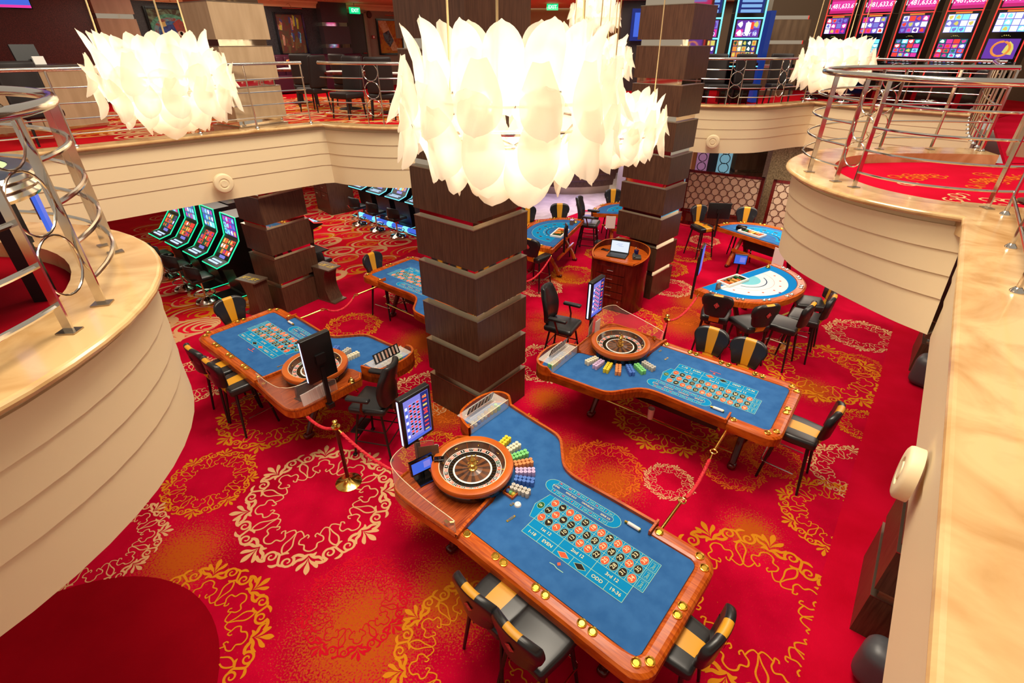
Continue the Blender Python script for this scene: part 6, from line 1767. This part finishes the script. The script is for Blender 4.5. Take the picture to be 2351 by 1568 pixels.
# low chairs along the far right railing
def lounge_chair(x, y, rz, label, mt=None):
    t = thing('lounge_chair', label, 'chair', (x, y, ZU), rz); mt = mt or mat('brown_leather', (34, 26, 25), .5, spec=.3)
    m = MB(); m.rbox((0, 0, .42), (.50, .48, .12), .04, mt, k=3); m.build('seat', t)
    m = MB(); m.rbox((0, -.23, .78), (.50, .09, .62), .04, mt, warp=lambda a, b2, c: (a, b2 - .12 * (c + .31) + .06 * (a / .25) ** 2, c), k=6); m.build('backrest', t)
    for a in (-.2, .2):
        for b2 in (-.2, .2): m = MB(); m.cone((a, b2, .37), (a * 1.1, b2 * 1.15, 0), .022, .014, blk, 6); m.build('leg', t)
    return t
lc = lounge_chair(-3.28, 11.05, 2.6, 'dark upholstered dining chair just beyond the bend of the left railing')
for x, y, rz, lb in ((-2.55, 10.9, .2, 'dark dining chair seen through the ring panel of the left railing'), (-4.35, 12.2, 1.2, 'dark dining chair left of the bend, behind the railing'), (-4.9, 13.3, .4, 'black dining chair deeper in the left gallery, facing away'),
                     (-3.9, 13.4, -.5, 'black dining chair behind the bent railing post'), (-2.2, 12.2, 2.9, 'dark dining chair near the middle pillar on the upper floor'),
                     (-7.0, 8.1, -2.2, 'dark blue armchair behind the railing at the far left'), (-7.7, 7.2, -2.2, 'black armchair at the left frame edge behind the near drum railing'), (-5.15, 10.9, -.8, 'dark chair leg group behind the upper left chandelier'),
                     (4.75, 13.1, 3.1, 'grey-brown chair behind the far right railing, left one'), (5.5, 13.15, 3.3, 'grey-brown chair in front of the blue slot machine'), (6.35, 13.35, 3.0, 'brown chair behind the right ring panel of the far railing')):
    dup(lc, (x, y, ZU), rz, lb)
for i in range(5):
    x, y = 7.85 + ru[0] * .90 * i, 14.65 + ru[1] * .90 * i; sstool(x, y, .854, .52, 'black stool in front of the %s red-edged slot machine' % names[i], ZU)
def dining_table(x, y, label):
    t = thing('dining_table', label, 'table', (x, y, ZU)); m = MB(); m.rbox((0, 0, .74), (.9, .8, .05), .02, mahog, k=1, n=2); m.build('top', t); m = MB(); m.lathe([(.25, 0), (.25, .02), (.04, .05), (.04, .72)], (0, 0, 0), blk, 16); m.build('pedestal', t)
    m = MB(); m.box((0, 0, .768), (.8, .5, .006), paper); tag(m.build('runner', t, smooth=0), 'white table runner')
dining_table(-3.7, 12.6, 'dining table with white runner behind the bent railing'); dining_table(-2.6, 11.9, 'dining table with white runner seen through the ring railing'); dining_table(-5.3, 14.0, 'dining table with a white card in front of the purple bench')
X, Y = -5.25, 13.9; m = MB(); m.box((0, 0, .08), (.1, .02, .16), paper); tag(m.build('menu_card', loc=(X, Y, ZU + .77), smooth=0), 'white menu card standing on the table before the purple bench', 'card')
t = thing('flower_vase', 'small red and yellow flower arrangement on the gallery table', 'flowers', (X - .15, Y, ZU + .77)); m = MB(); m.lathe([(0, 0), (.03, 0), (.035, .08), (.02, .1)], (0, 0, 0), white, 10); m.build('vase', t)
for i in range(5): m = MB(); m.rbox((.04 * cos(i * 1.3), .04 * sin(i * 1.3), .13 + .01 * i), (.05, .05, .05), .024, (redlogo, yleather)[i % 2], k=1, n=2); m.build('flower', t)
t = thing('tufted_bench', 'long purple tufted bench along the gallery wall', 'bench', (*wp(.6, .55), ZU), WA)
m = MB(); m.rbox((0, 0, .25), (3.4, .6, .45), .06, mat('purple_leather', (70, 20, 44), .35), k=6); m.build('seat', t)
m = MB(); m.rbox((0, .28, .7), (3.4, .14, .6), .05, mat('purple_leather', (70, 20, 44), .35), k=6)
for i in range(14): m.rbox((-1.6 + .245 * i, .20, .7), (.22, .06, .5), .03, mat('purple_leather', (70, 20, 44), .35), k=1, n=2)
m.build('backrest', t)
# round table on the near left drum
t = thing('round_gaming_table', 'round table with pale green top and chrome rim on the near left balcony', 'table', (-3.15, 2.62, ZU))
m = MB(); m.lathe([(0, .74), (.44, .74)], (0, 0, 0), mat('pale_green_top', (176, 196, 150), .5), 40); m.build('top', t, recalc=True)
m = MB(); m.lathe([(.44, .745), (.47, .75), (.52, .74), (.54, .72)], (0, 0, 0), mat('navy_rim', (40, 44, 60), .3), 40)
for z in (.70, .66, .62): m.lathe([(.54, z + .02), (.555, z), (.54, z - .02)], (0, 0, 0), chrome, 40)
m.build('rim', t)
for i in range(12): a = 2 * pi * i / 12; m = MB(); m.box((.50 * cos(a), .50 * sin(a), .50), (.02, .08, .24), e_blue if i % 2 else blk, rz=a); m.build('light_bar', t, smooth=0)
for a in (.3, 2.4, 4.5): m = MB(); m.box((.36 * cos(a), .36 * sin(a), .33), (.09, .09, .66), blk, rz=a); m.build('leg', t, smooth=0)
m = MB(); m.lathe([(0, .60), (.52, .6)], (0, 0, 0), blk, 32); m.build('underside', t)
# round glossy stool on the near right balcony
t = thing('chrome_stool', 'round stool with chrome ring at the right edge on the near right balcony', 'stool', (5.05, 4.75, ZU)); m = MB(); m.lathe([(.20, .0), (.20, .02), (.03, .05), (.03, .5), (.2, .52), (.21, .56), (.0, .6)], (0, 0, 0), gblk, 24); m.build('seat', t)
m = MB(); m.tube([(.17 * cos(2 * pi * i / 20), .17 * sin(2 * pi * i / 20), .25) for i in range(20)], .012, chrome, 6, closed=True); m.build('foot_ring', t)
